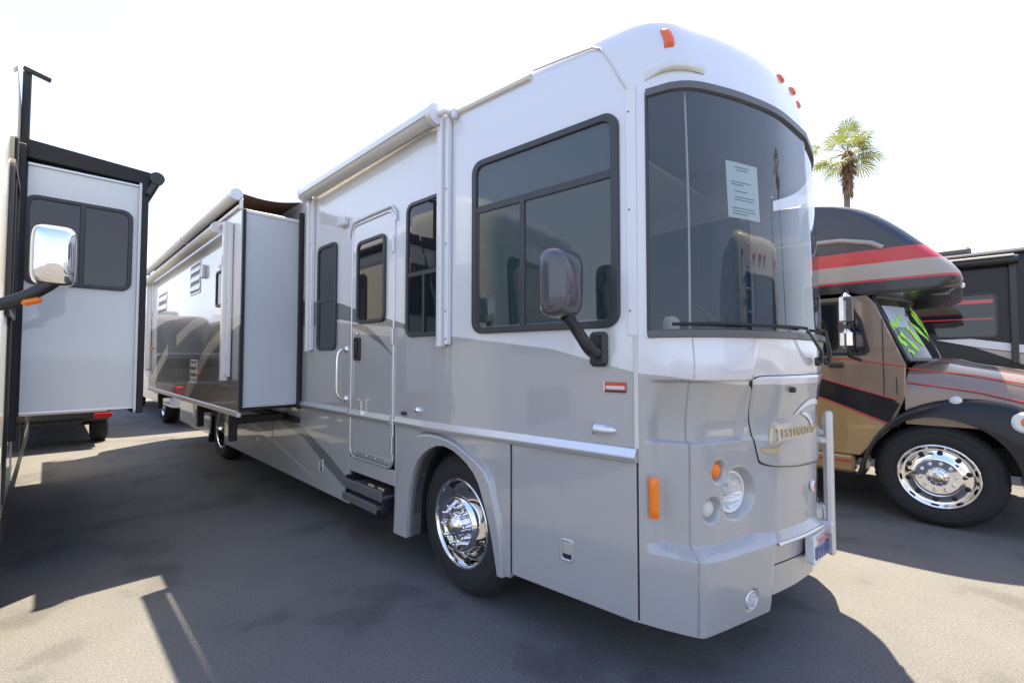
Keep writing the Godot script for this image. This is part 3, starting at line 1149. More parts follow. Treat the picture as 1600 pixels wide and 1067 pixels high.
func latch(p, zc, yc):
	var mp = on_side
	var st = S()
	frame(st, rrect(zc - 0.042, zc + 0.042, yc - 0.062, yc + 0.062, 0.016, 4), rrect(zc - 0.03, zc + 0.03, yc - 0.05, yc + 0.05, 0.010, 4), -0.002, 0.010, mp, 0.003)
	var l = part(p, "latch", st, M.aluminium)
	var q = part_at(l, "paddle", func(s): plate(s, rrect(zc - 0.028, zc + 0.028, yc - 0.022, yc + 0.046, 0.006, 3), 0.0, 0.007, mp, 0.002), M.aluminium)
	part_at(l, "recess", func(s): plate(s, rrect(zc - 0.03, zc + 0.03, yc - 0.05, yc + 0.05, 0.010, 3), 0.0008, 0.0016, mp), M.black_plastic)
	return q

func part_at(parent, called, f, m):
	var st = S()
	f.call(st)
	return part(parent, called, st, m)

func flare(t, outer, inner):
	var st = S()
	var n = outer.size()
	var rows = [[], [], [], [], []]
	for i in n:
		var o = outer[i]
		var w = inner[i]
		rows[0].append(on_side(o, -0.002))
		rows[1].append(on_side(o.lerp(w, 0.12), 0.030))
		rows[2].append(on_side(o.lerp(w, 0.22), 0.036))
		rows[3].append(on_side(w, 0.032))
		rows[4].append(on_side(w, -0.10))
	for k in 4: grid(st, [rows[k], rows[k + 1]], null, k + 1)
	# closed feet
	for i in [0, n - 1]: quad(st, rows[0][i], rows[1][i], rows[3][i], rows[4][i])
	part(t, "fender_flare", st, M.silver)
	st = S()
	var a = []
	var b = []
	for w in inner:
		a.append(on_side(w, -0.03))
		b.append(on_side(w, -0.42))
	grid(st, [a, b])
	part(t, "wheel_well", st, M.seal)

func coach_side(t):
	var mp = on_side
	# cab side windows: right one with all its bars, left one plain, its pane darkened to block sun through the cab
	var f = window(t, "cab_window", -2.39, -1.30, 1.845, 3.03, 0.085, mp, M.tint, 0.042, 0.024)
	bar(f, "divider", -2.36, -1.33, 2.665, 2.712, 0.002, 0.018, mp, M.frame_black)
	bar(f, "divider", -1.972, -1.935, 1.88, 2.67, 0.002, 0.02, mp, M.frame_black)
	bar(f, "sliding_sash", -2.355, -2.33, 1.88, 2.67, 0.002, 0.016, mp, M.frame_black)
	bar(f, "blind", -2.35, -1.34, 2.71, 2.99, -0.012, -0.008, mp, M.blind)
	window(t, "cab_window", -2.39, -1.30, 1.845, 3.03, 0.085, func(p, d): return Vector3(2.0 * X0 - xs(p.x) + d, p.y, p.x), M.dark_tint, 0.042, 0.024)
	f = window(t, "tall_window", -3.145, -2.665, 1.845, 2.905, 0.075, mp, M.dark_tint, 0.032)
	bar(f, "divider", -3.12, -2.69, 2.315, 2.35, 0.004, 0.02, mp, M.frame_black)
	bar(f, "divider", -2.92, -2.895, 1.87, 2.315, 0.004, 0.016, mp, M.frame_black)
	f = window(t, "narrow_window", -4.86, -4.41, 1.76, 2.85, 0.075, mp, M.dark_tint, 0.036)
	bar(f, "divider", -4.83, -4.44, 2.255, 2.29, 0.004, 0.02, mp, M.frame_black)
	bar(f, "sliding_sash", -4.815, -4.795, 1.79, 2.26, 0.004, 0.018, mp, M.frame_black)
	# entrance door
	var st = S()
	var outer = rrect(-4.085, -3.325, 0.77, 2.93, 0.09)
	var inner = rrect(-4.06, -3.35, 0.795, 2.905, 0.075)
	loft(st, [[inner, -0.002], [inner, 0.009], [shrink(inner, 0.005), 0.012]], mp)
	var door = part(t, "door", st, M.coach)
	st = S()
	frame(st, outer, shrink(inner, -0.006), -0.002, 0.016, mp, 0.005)
	part(door, "door_frame", st, M.aluminium)
	var mp2 = func(p, d): return on_side(p, d + 0.012)
	window(t, "door_window", -3.955, -3.45, 1.99, 2.745, 0.07, mp2, M.dark_tint, 0.032)
	part_at(door, "handle", func(s): frame(s, rrect(-3.995, -3.885, 1.66, 1.872, 0.02, 3), rrect(-3.975, -3.905, 1.68, 1.852, 0.014, 3), 0.0, 0.02, mp2, 0.004); plate(s, rrect(-3.975, -3.905, 1.68, 1.852, 0.014, 3), 0.0, 0.004, mp2); plate(s, rrect(-3.955, -3.925, 1.70, 1.84, 0.01, 3), 0.003, 0.024, mp2, 0.004), M.black_plastic)
	part_at(door, "lock", func(s): lathe(s, [Vector2(0.014, 0.0), Vector2(0.014, 0.014), Vector2(0.0, 0.016)], on_side(Vector2(-3.94, 1.90), 0.02), Vector3(-1, 0, 0), 14), M.chrome)
	for y in [2.62, 1.86, 0.97]:
		part_at(door, "hinge", func(s): box(s, on_side(Vector2(-3.335, y), 0.02), Vector3(0.018, 0.14, 0.03), 0.004), M.aluminium)
	part_at(door, "kick_plate", func(s): plate(s, PackedVector2Array([Vector2(-4.04, 0.80), Vector2(-3.37, 0.80), Vector2(-3.37, 0.845), Vector2(-4.04, 0.845)]), 0.01, 0.016, mp, 0.002), M.aluminium)
	for z in [-3.98, -3.75, -3.60, -3.43]:
		part_at(door, "screw", func(s): lathe(s, [Vector2(0.007, 0.0), Vector2(0.005, 0.004), Vector2(0.0, 0.005)], on_side(Vector2(z, 0.825), 0.016), Vector3(-1, 0, 0), 8), M.bright_aluminium)
	part_at(door, "door_catch", func(s): box(s, on_side(Vector2(-3.82, 1.24), 0.03), Vector3(0.03, 0.14, 0.016), 0.004); box(s, on_side(Vector2(-3.82, 1.31), 0.045), Vector3(0.05, 0.02, 0.02), 0.004), M.chrome)
	# gutter over the door
	part_at(t, "drip_rail", func(s): tube(s, [Vector2(-4.13, 2.82), Vector2(-4.11, 2.9), Vector2(-4.04, 2.955), Vector2(-3.7, 2.96), Vector2(-3.37, 2.955), Vector2(-3.31, 2.9), Vector2(-3.30, 2.82)].map(func(p): return on_side(p, 0.014)), 0.011, 8), M.white)
	# grab handle
	st = S()
	tube(st, spline3([on_side(Vector2(-4.19, 1.765), 0.0), on_side(Vector2(-4.195, 1.76), 0.05), on_side(Vector2(-4.2, 1.70), 0.085), on_side(Vector2(-4.2, 1.53), 0.09), on_side(Vector2(-4.2, 1.36), 0.085), on_side(Vector2(-4.195, 1.30), 0.05), on_side(Vector2(-4.19, 1.295), 0.0)], 30), 0.015, 10)
	var gh = part(t, "grab_handle", st, M.bright_aluminium)
	for y in [1.765, 1.295]:
		part_at(gh, "foot", func(s): lathe(s, [Vector2(0.034, 0.0), Vector2(0.032, 0.012), Vector2(0.02, 0.022), Vector2(0.0, 0.022)], on_side(Vector2(-4.19, y), 0.0), Vector3(-1, 0, 0), 16), M.chrome)
	# porch lamp
	st = S()
	box(st, on_side(Vector2(-4.25, 3.0), 0.028), Vector3(0.056, 0.085, 0.14), 0.012)
	var pl = part(t, "porch_lamp", st, M.white)
	part_at(pl, "lens", func(s): box(s, on_side(Vector2(-4.25, 2.955), 0.03), Vector3(0.045, 0.02, 0.12), 0.006), M.clear_lens)
	# small fittings
	part_at(t, "key_lock", func(s): lathe(s, [Vector2(0.026, 0.0), Vector2(0.024, 0.02), Vector2(0.016, 0.034), Vector2(0.0, 0.036)], on_side(Vector2(-2.965, 1.285), 0.0), Vector3(-1, 0, 0), 18), M.chrome)
	part_at(t, "door_stop", func(s): box(s, on_side(Vector2(-3.16, 1.245), 0.015), Vector3(0.03, 0.025, 0.05), 0.006), M.black_plastic)
	st = S()
	var rows = []
	for k in 9:
		var u = k / 8.0
		var row = []
		for m in 9:
			var a = PI * m / 8.0
			var w = 0.030 * sqrt(maxf(0.0, 1.0 - pow(u * 1.0, 3.0))) + 0.002
			row.append(on_side(Vector2(-1.45 + 0.125 * u, 1.293 + cos(a) * w), 0.001 + sin(a) * w * 1.1))
		rows.append(row)
	grid(st, rows)
	var tl = part(t, "turn_repeater", st, M.aluminium)
	part_at(tl, "dark_lens", func(s): box(s, on_side(Vector2(-1.452, 1.28), 0.015), Vector3(0.03, 0.03, 0.006), 0.002), M.black_plastic)
	st = S()
	plate(st, rrect(-1.395, -1.27, 1.506, 1.552, 0.004, 2), 0.0, 0.006, mp, 0.0015)
	var bd = part(t, "badge", st, M.red)
	part_at(bd, "light_bar", func(s): plate(s, rrect(-1.387, -1.278, 1.514, 1.532, 0.003, 2), 0.005, 0.0072, mp), M.cream)
	part_at(bd, "edge", func(s): plate(s, rrect(-1.40, -1.394, 1.50, 1.556, 0.002, 2), 0.0, 0.008, mp), M.bright_aluminium)
	part_at(bd, "foot", func(s): plate(s, rrect(-1.393, -1.272, 1.497, 1.505, 0.002, 2), 0.0, 0.007, mp), M.black_plastic)
	for y in [3.0, 2.47, 1.93]:
		part_at(t, "pillar_screw", func(s): lathe(s, [Vector2(0.006, 0.0), Vector2(0.004, 0.003), Vector2(0.0, 0.003)], on_side(Vector2(-1.245, y), 0.003), Vector3(-1, 0, 0), 8), M.trim_grey)
	# pillar cover and seam strip of the front cap
	part_at(t, "pillar_cover", func(s): plate(s, PackedVector2Array([Vector2(-1.262, 1.80), Vector2(-1.205, 1.80), Vector2(-1.205, 3.13), Vector2(-1.262, 3.13)]), -0.01, 0.003, mp, 0.002), M.white)
	part_at(t, "seam_strip", func(s): plate(s, PackedVector2Array([Vector2(-1.228, 1.212), Vector2(-1.206, 1.212), Vector2(-1.206, 1.80), Vector2(-1.228, 1.80)]), -0.01, 0.005, mp, 0.003), M.cream)
	part_at(t, "seam_strip", func(s): plate(s, PackedVector2Array([Vector2(-1.220, 0.335), Vector2(-1.208, 0.335), Vector2(-1.208, 1.2), Vector2(-1.220, 1.2)]), -0.02, -0.008, mp, 0.002), M.seal)
	part_at(t, "bay_gap", func(s): plate(s, PackedVector2Array([Vector2(-2.068, 0.33), Vector2(-2.05, 0.33), Vector2(-2.05, 1.13), Vector2(-2.068, 1.13)]), -0.03, -0.010, mp), M.seal)
	# roof edge rail
	st = S()
	sweep(st, [Vector2(-0.01, 3.43), Vector2(0.012, 3.44), Vector2(0.018, 3.458), Vector2(0.008, 3.475), Vector2(-0.03, 3.48)], [-11.8, -5.3, -2.9, -1.9], mp)
	part(t, "roof_rail", st, M.cream)
	# main awning
	var aw = holder(t, "awning")
	st = S()
	var r0 = on_side(Vector2(-5.06, 3.445), 0.10)
	var r1 = on_side(Vector2(-2.70, 3.445), 0.10)
	tube(st, [r0, r0 + Vector3(0, 0, 0.004), r1 - Vector3(0, 0, 0.004), r1], [0.05, 0.062, 0.062, 0.05], 24)
	part(aw, "fabric_roll", st, M.roll_cloth)
	st = S()
	var shell = []
	for k in 13:
		var a = lerpf(-0.35, PI * 0.80, k / 12.0)
		shell.append([r0 + Vector3(-cos(a) * 0.07, sin(a) * 0.07, 0.0), r1 + Vector3(-cos(a) * 0.07, sin(a) * 0.07, 0.0)])
	grid(st, shell)
	part(aw, "cover", st, M.white)
	for z in [-5.03, -2.69]:
		part_at(aw, "end_cap", func(s): tube(s, [on_side(Vector2(z - 0.02, 3.445), 0.10), on_side(Vector2(z + 0.03, 3.445), 0.10)], 0.073, 20), M.white)
	part_at(aw, "pivot", func(s): tube(s, [on_side(Vector2(-2.69, 3.445), 0.10), on_side(Vector2(-2.62, 3.46), 0.06), on_side(Vector2(-2.60, 3.46), 0.02)], 0.022, 10); box(s, on_side(Vector2(-2.565, 3.44), 0.02), Vector3(0.04, 0.07, 0.04), 0.006), M.white)
	for e in [[-2.715, -2.60], [-5.065, -4.955]]:
		st = S()
		var yb = 1.757 if e[0] > -3.0 else 1.747
		box(st, on_side(Vector2((e[0] + e[1]) * 0.5 - 0.022, (3.47 + yb) * 0.5), 0.034), Vector3(0.06, 3.46 - yb, 0.052), 0.006)
		box(st, on_side(Vector2(e[1] - 0.026, (3.44 + yb) * 0.5), 0.022), Vector3(0.04, 3.40 - yb, 0.042), 0.005)
		part(aw, "arm", st, M.bright_aluminium if false else M.white)
		for k in 2:
			part_at(aw, "arm_groove", func(s): box(s, on_side(Vector2(lerpf(e[0], e[1], 0.22 + 0.38 * k), (3.40 + yb) * 0.5), 0.0645 - 0.021 * k * 1.0), Vector3(0.003, 3.3 - yb, 0.008), 0.001), M.aluminium)
		for y in [yb + 0.06, yb + 0.26, 2.5, 2.9]:
			part_at(aw, "rivet", func(s): lathe(s, [Vector2(0.008, 0.0), Vector2(0.006, 0.003), Vector2(0.0, 0.004)], on_side(Vector2(e[1] - 0.022, y), 0.042), Vector3(-1, 0, 0), 8), M.trim_grey)
	# mirrors
	for s in [-1, 1]: towing_mirror(t, s)

func towing_mirror(t, s):
	var q = func(x, y, z): return Vector3(X0 + s * (X0 - x), y, z)      # given for the right side, mirrored for the left
	var st = S()
	var sg = -s
	var base = q.call(xs(-1.42), 1.73, -1.42)
	box(st, base + Vector3(s * 0.02, 0, 0), Vector3(0.05, 0.19, 0.11), 0.018)
	var pts = [base + Vector3(s * 0.03, -0.02, 0), base + Vector3(s * 0.12, 0.0, 0.01), q.call(1.93, 1.84, -1.44), q.call(1.86, 1.90, -1.45)]
	tube(st, spline3(pts, 14), [0.038, 0.038, 0.037, 0.036, 0.035, 0.034, 0.033, 0.032, 0.031, 0.031, 0.030, 0.030, 0.030, 0.030], 12)
	var arm = part(t, "mirror", st, M.black_plastic)
	# head: rounded shell, flat reflecting face towards the rear
	st = S()
	var c = q.call(1.845, 2.065, -1.45)
	var rows = []
	for k in 13:
		var v = k / 12.0
		var prof = [[-0.07, 0.90], [-0.06, 0.97], [-0.04, 1.0], [-0.02, 1.0], [0.0, 0.99], [0.02, 0.965], [0.035, 0.93], [0.05, 0.87], [0.06, 0.79], [0.068, 0.66], [0.074, 0.48], [0.077, 0.25], [0.078, 0.0]][k]
		var row = PackedVector3Array()
		for m in 36:
			var a = TAU * m / 36.0
			var ex = signf(cos(a)) * pow(absf(cos(a)), 0.42) * 0.112
			var ey = signf(sin(a)) * pow(absf(sin(a)), 0.42) * 0.178
			row.append(c + Vector3(ex * prof[1] * (1.0 + 0.05 * ey / 0.178), ey * prof[1], prof[0]))
		rows.append(row)
	grid(st, rows, null, 0, true)
	var head = part(arm, "mirror_head", st, M.mirror_shell)
	st = S()
	plate(st, rrect(c.x - 0.098, c.x + 0.098, c.y - 0.16, c.y + 0.16, 0.04, 5), 0.0, 0.004, func(p, d): return Vector3(p.x, p.y, c.z - 0.066 - d))
	part(arm, "mirror_glass", st, M.chrome)
	return head

func coach_slide(t):
	var mp = on_slide
	UVO = Vector2(-11.3, 1.0)
	UVS = Vector2(6.0, 2.4)
	var st = S()
	box(st, Vector3(1.70, 2.195, -8.255), Vector3(0.60, 2.03, 5.87), 0.004)
	var sl = part(t, "slide_out", st, M.grey_panel)
	st = S()
	plate(st, rrect(-11.22, -5.315, 1.12, 3.25, 0.02, 3), -0.035, 0.0, mp, 0.004)
	part(sl, "fascia", st, M.slide_skin)
	part_at(sl, "top_trim", func(s): box(s, Vector3(1.70, 3.225, -5.316), Vector3(0.60, 0.035, 0.012), 0.003), M.white)
	part_at(sl, "corner_seal", func(s): box(s, Vector3(1.402, 2.18, -5.305), Vector3(0.03, 2.12, 0.022), 0.004), M.seal)
	part_at(sl, "wall_seal", func(s): box(s, Vector3(1.975, 2.22, -5.29), Vector3(0.045, 2.2, 0.05), 0.006), M.seal)
	part_at(sl, "bottom_rail", func(s): plate(s, PackedVector2Array([Vector2(-11.22, 1.075), Vector2(-5.31, 1.075), Vector2(-5.31, 1.135), Vector2(-11.22, 1.135)]), -0.03, 0.012, mp, 0.006), M.aluminium)
	part_at(sl, "bottom_edge", func(s): box(s, Vector3(1.70, 1.175, -5.312), Vector3(0.58, 0.012, 0.01), 0.002), M.aluminium)
	part_at(sl, "floor_board", func(s): box(s, Vector3(1.70, 1.155, -8.255), Vector3(0.56, 0.05, 5.8)), M.seal)
	# topper awning with brown cloth to the roof
	var tp = holder(t, "slide_topper")
	st = S()
	tube(st, [Vector3(1.325, 3.375, -11.45), Vector3(1.325, 3.375, -5.33)], 0.052, 20)
	part(tp, "fabric_roll", st, M.roll_cloth)
	st = S()
	var ra = []
	for k in 11:
		var u = k / 10.0
		ra.append([Vector3(lerpf(1.325, 2.02, u), lerpf(3.425, 3.475, u) - 0.05 * sin(PI * u), -5.36), Vector3(lerpf(1.325, 2.02, u), lerpf(3.425, 3.475, u) - 0.05 * sin(PI * u), -11.4)])
	grid(st, ra)
	part(tp, "cloth", st, M.brown_cloth)
	for z in [-5.32, -7.9, -11.46]:
		part_at(tp, "bracket", func(s): tube(s, [Vector3(1.325, 3.375, z - 0.02), Vector3(1.325, 3.375, z + 0.02)], 0.06, 16); box(s, Vector3(1.37, 3.29, z), Vector3(0.03, 0.12, 0.04), 0.006), M.white)
	part_at(tp, "fascia_rail", func(s): box(s, Vector3(1.36, 3.265, -8.27), Vector3(0.03, 0.03, 5.9), 0.005), M.white)
	# window awning along the slide wall
	var wa = holder(t, "window_awning")
	st = S()
	tube(st, [Vector3(1.285, 3.13, -11.3), Vector3(1.285, 3.13, -5.88)], 0.058, 20)
	part(wa, "fabric_roll", st, M.roll_cloth)
	for z in [-5.87, -11.3]:
		part_at(wa, "end_cap", func(s): tube(s, [Vector3(1.285, 3.13, z - 0.02), Vector3(1.285, 3.13, z + 0.025)], 0.066, 18); tube(s, [Vector3(1.285, 3.13, z + 0.02), Vector3(1.30, 3.16, z + 0.09), Vector3(1.35, 3.16, z + 0.12)], 0.018, 8), M.white)
	for z in [-5.66, -11.12]:
		st = S()
		box(st, Vector3(1.325, 2.30, z), Vector3(0.07, 1.72, 0.07), 0.008)
		box(st, Vector3(1.35, 2.31, z + 0.062), Vector3(0.04, 1.66, 0.05), 0.006)
		part(wa, "arm", st, M.white)
		for y in [1.5, 1.68, 2.3]:
			part_at(wa, "rivet", func(s): lathe(s, [Vector2(0.009, 0.0), Vector2(0.006, 0.004), Vector2(0.0, 0.004)], Vector3(1.329, y, z + 0.062), Vector3(-1, 0, 0), 8), M.trim_grey)
	# fittings on the slide wall
	var w = window(t, "small_window", -6.22, -5.90, 2.27, 2.69, 0.05, mp, M.dark_tint, 0.03)
	tag(w, "small sliding window in a light frame on the slide wall", "")
	for e in [[-7.68, -7.08, 2.54, 2.97, 3], [-10.3, -9.5, 2.45, 2.82, 2], [-7.56, -7.18, 1.34, 1.66, 3]]:
		st = S()
		frame(st, rrect(e[0], e[1], e[2], e[3], 0.02, 3), rrect(e[0] + 0.03, e[1] - 0.03, e[2] + 0.03, e[3] - 0.03, 0.012, 3), -0.002, 0.008, mp)
		var v = part(t, "vent", st, M.white)
		part_at(v, "vent_back", func(s): plate(s, rrect(e[0] + 0.025, e[1] - 0.025, e[2] + 0.025, e[3] - 0.025, 0.01, 3), 0.0, 0.003, mp), M.trim_grey)
		for k in e[4]:
			var y = lerpf(e[2] + 0.03, e[3] - 0.03, (k + 0.5) / e[4])
			var hh = (e[3] - e[2] - 0.08) / e[4] * 0.38
			st = S()
			var a = []
			for z in [e[0] + 0.035, e[1] - 0.035]: a.append([mp.call(Vector2(z, y + hh), 0.002), mp.call(Vector2(z, y + hh * 0.3), 0.006), mp.call(Vector2(z, y - hh * 0.75), 0.012), mp.call(Vector2(z, y - hh * 0.9), 0.009)])
			grid(st, a)
			part(v, "louvre", st, M.white if e[2] > 2.0 else M.cream)
	part_at(sl, "outside_lamp", func(s): box(s, Vector3(1.355, 2.78, -6.85), Vector3(0.04, 0.17, 0.1), 0.012), M.white)
	part_at(sl, "side_marker", func(s): box(s, Vector3(1.365, 1.47, -7.06), Vector3(0.02, 0.04, 0.09), 0.006), M.marker)
	part_at(sl, "side_marker", func(s): box(s, Vector3(1.365, 1.86, -10.85), Vector3(0.02, 0.04, 0.09), 0.006), M.amber)
	# runners under the slide
	for z in [-5.72, -7.25, -10.35]:
		st = S()
		box(st, Vector3(1.44, 0.955, z), Vector3(0.07, 0.36, 0.09), 0.006)
		box(st, Vector3(1.75, 1.0, z), Vector3(0.62, 0.085, 0.075), 0.004)
		part(sl, "runner", st, M.seal)
	part_at(sl, "drive_shaft", func(s): box(s, Vector3(1.97, 0.99, -6.3), Vector3(0.05, 0.06, 2.0), 0.004), M.seal)
	UVO = Vector2(-12.0, 0.0)
	UVS = Vector2(13.0, 3.8)

func coach_inside(t):
	var st = S()
	box(st, Vector3(X0, 1.22, -2.85), Vector3(2.16, 0.04, 3.1))
	part(t, "cab_floor", st, M.interior)
	st = S()
	box(st, Vector3(X0, 2.4, -4.4), Vector3(2.44, 2.3, 0.03))
	part(t, "inside_wall", st, M.interior)
	st = S()
	box(st, Vector3(X0, 3.2, -3.0), Vector3(2.3, 0.03, 2.6))
	part(t, "ceiling_liner", st, M.cream)
	st = S()
	var rows = []
	for e in [[1.55, -0.42], [1.80, -0.40], [1.87, -0.30], [1.885, -0.1], [1.86, 0.0]]:
		var row = []
		for m in 31:
			var dx = lerpf(-1.05, 1.05, m / 30.0)
			var z = centre_z(1.9) - look(cap_u, absf(dx)) - 0.02
			row.append(Vector3(X0 + dx, e[0] - 0.105, z + e[1]))
		rows.append(row)
	grid(st, rows)
	part(t, "dashboard", st, M.dash)
	for s in [-1, 1]:
		st = S()
		var c = Vector3(X0 + s * 0.58, 1.25, -2.05)
		box(st, c + Vector3(0, 0.45, 0), Vector3(0.56, 0.16, 0.54), 0.05)
		box(st, c + Vector3(0, 0.82, -0.27), Vector3(0.54, 0.66, 0.16), 0.06, Basis(Vector3.RIGHT, -0.16))
		box(st, c + Vector3(0, 1.22, -0.34), Vector3(0.32, 0.2, 0.12), 0.05, Basis(Vector3.RIGHT, -0.16))
		box(st, c + Vector3(0, 0.2, 0), Vector3(0.3, 0.36, 0.3), 0.02)
		box(st, c + Vector3(0.29, 0.68, -0.05), Vector3(0.07, 0.06, 0.4), 0.02)
		box(st, c + Vector3(-0.29, 0.68, -0.05), Vector3(0.07, 0.06, 0.4), 0.02)
		part(t, "seat", st, M.seat_cloth)
	st = S()
	var wc = Vector3(X0 + 0.58, 1.98, -1.5)
	var wp = []
	for k in 33:
		var a = TAU * k / 32.0
		wp.append(wc + Vector3(cos(a) * 0.22, sin(a) * 0.16, -sin(a) * 0.15))
	tube(st, wp, 0.016, 8, false)
	tube(st, [wc + Vector3(-0.2, 0, 0), wc + Vector3(0, -0.03, 0.03), wc + Vector3(0.2, 0, 0)], 0.014, 6)
	tube(st, [wc + Vector3(0, -0.03, 0.03), wc + Vector3(0, -0.2, 0.32)], 0.03, 8)
	part(t, "steering_wheel", st, M.black_plastic)
	# things on the dashboard
	st = S()
	box(st, Vector3(X0 - 0.85, 1.85, -1.15), Vector3(0.10, 0.12, 0.07), 0.02)
	tag(part(self, "tissue_box", st, M.cream), "small cream box on the dashboard behind the windshield", "box")
	st = S()
	box(st, Vector3(X0 - 0.55, 1.815, -1.08), Vector3(0.22, 0.06, 0.10), 0.03)
	tag(part(self, "pouch", st, M.seat_cloth), "tan cloth pouch lying on the dashboard", "pouch")

# ================================================================== neighbours
# rounded coach body: plan with round corners, roof that rolls over, front that leans back
func coach_body(x0, x1, zr, zf, y0, h, rf, rr, lean, nose = 0.35):
	var st = S()
	var ys = [y0, y0 + 0.05, 1.0, 1.5, 2.0, 2.5, h - 0.6]
	for k in 12: ys.append(h - 0.5 + 0.5 * sin(PI * 0.5 * (k + 1) / 12.0))
	var rows = []
	for y in ys:
		var u = clampf((y - (h - 0.5)) / 0.5, 0.0, 1.0)
		var roll = 1.0 - sqrt(maxf(0.0, 1.0 - pow(u, 6.0)))
		var ins = 0.22 * roll
		var zz = zf - lean * clampf((y - 1.2) / (h - 1.2), 0.0, 1.0) - nose * (1.0 - sqrt(maxf(0.0, 1.0 - u * u)))
		var xa = x0 + ins
		var xb = x1 - ins
		var za = zr + ins
		var row = PackedVector3Array()
		for c in [[xb - rf, zz - rf, rf, 90.0], [xa + rf, zz - rf, rf, 180.0 - 0.0], [xa + rr, za + rr, rr, 270.0], [xb - rr, za + rr, rr, 0.0]]:
			for i in 9:
				var a = deg_to_rad(c[3] + 90.0 * i / 8.0 - 90.0)
				row.append(Vector3(c[0] + c[2] * cos(a), y, c[1] + c[2] * sin(a)))
		rows.append(row)
	grid(st, rows, null, 0, true)
	var top = rows[-1]
	var mid = Vector3((x0 + x1) * 0.5, h + 0.03, (zr + zf) * 0.5)
	for i in top.size(): tri(st, mid, top[i], top[(i + 1) % top.size()])
	return st

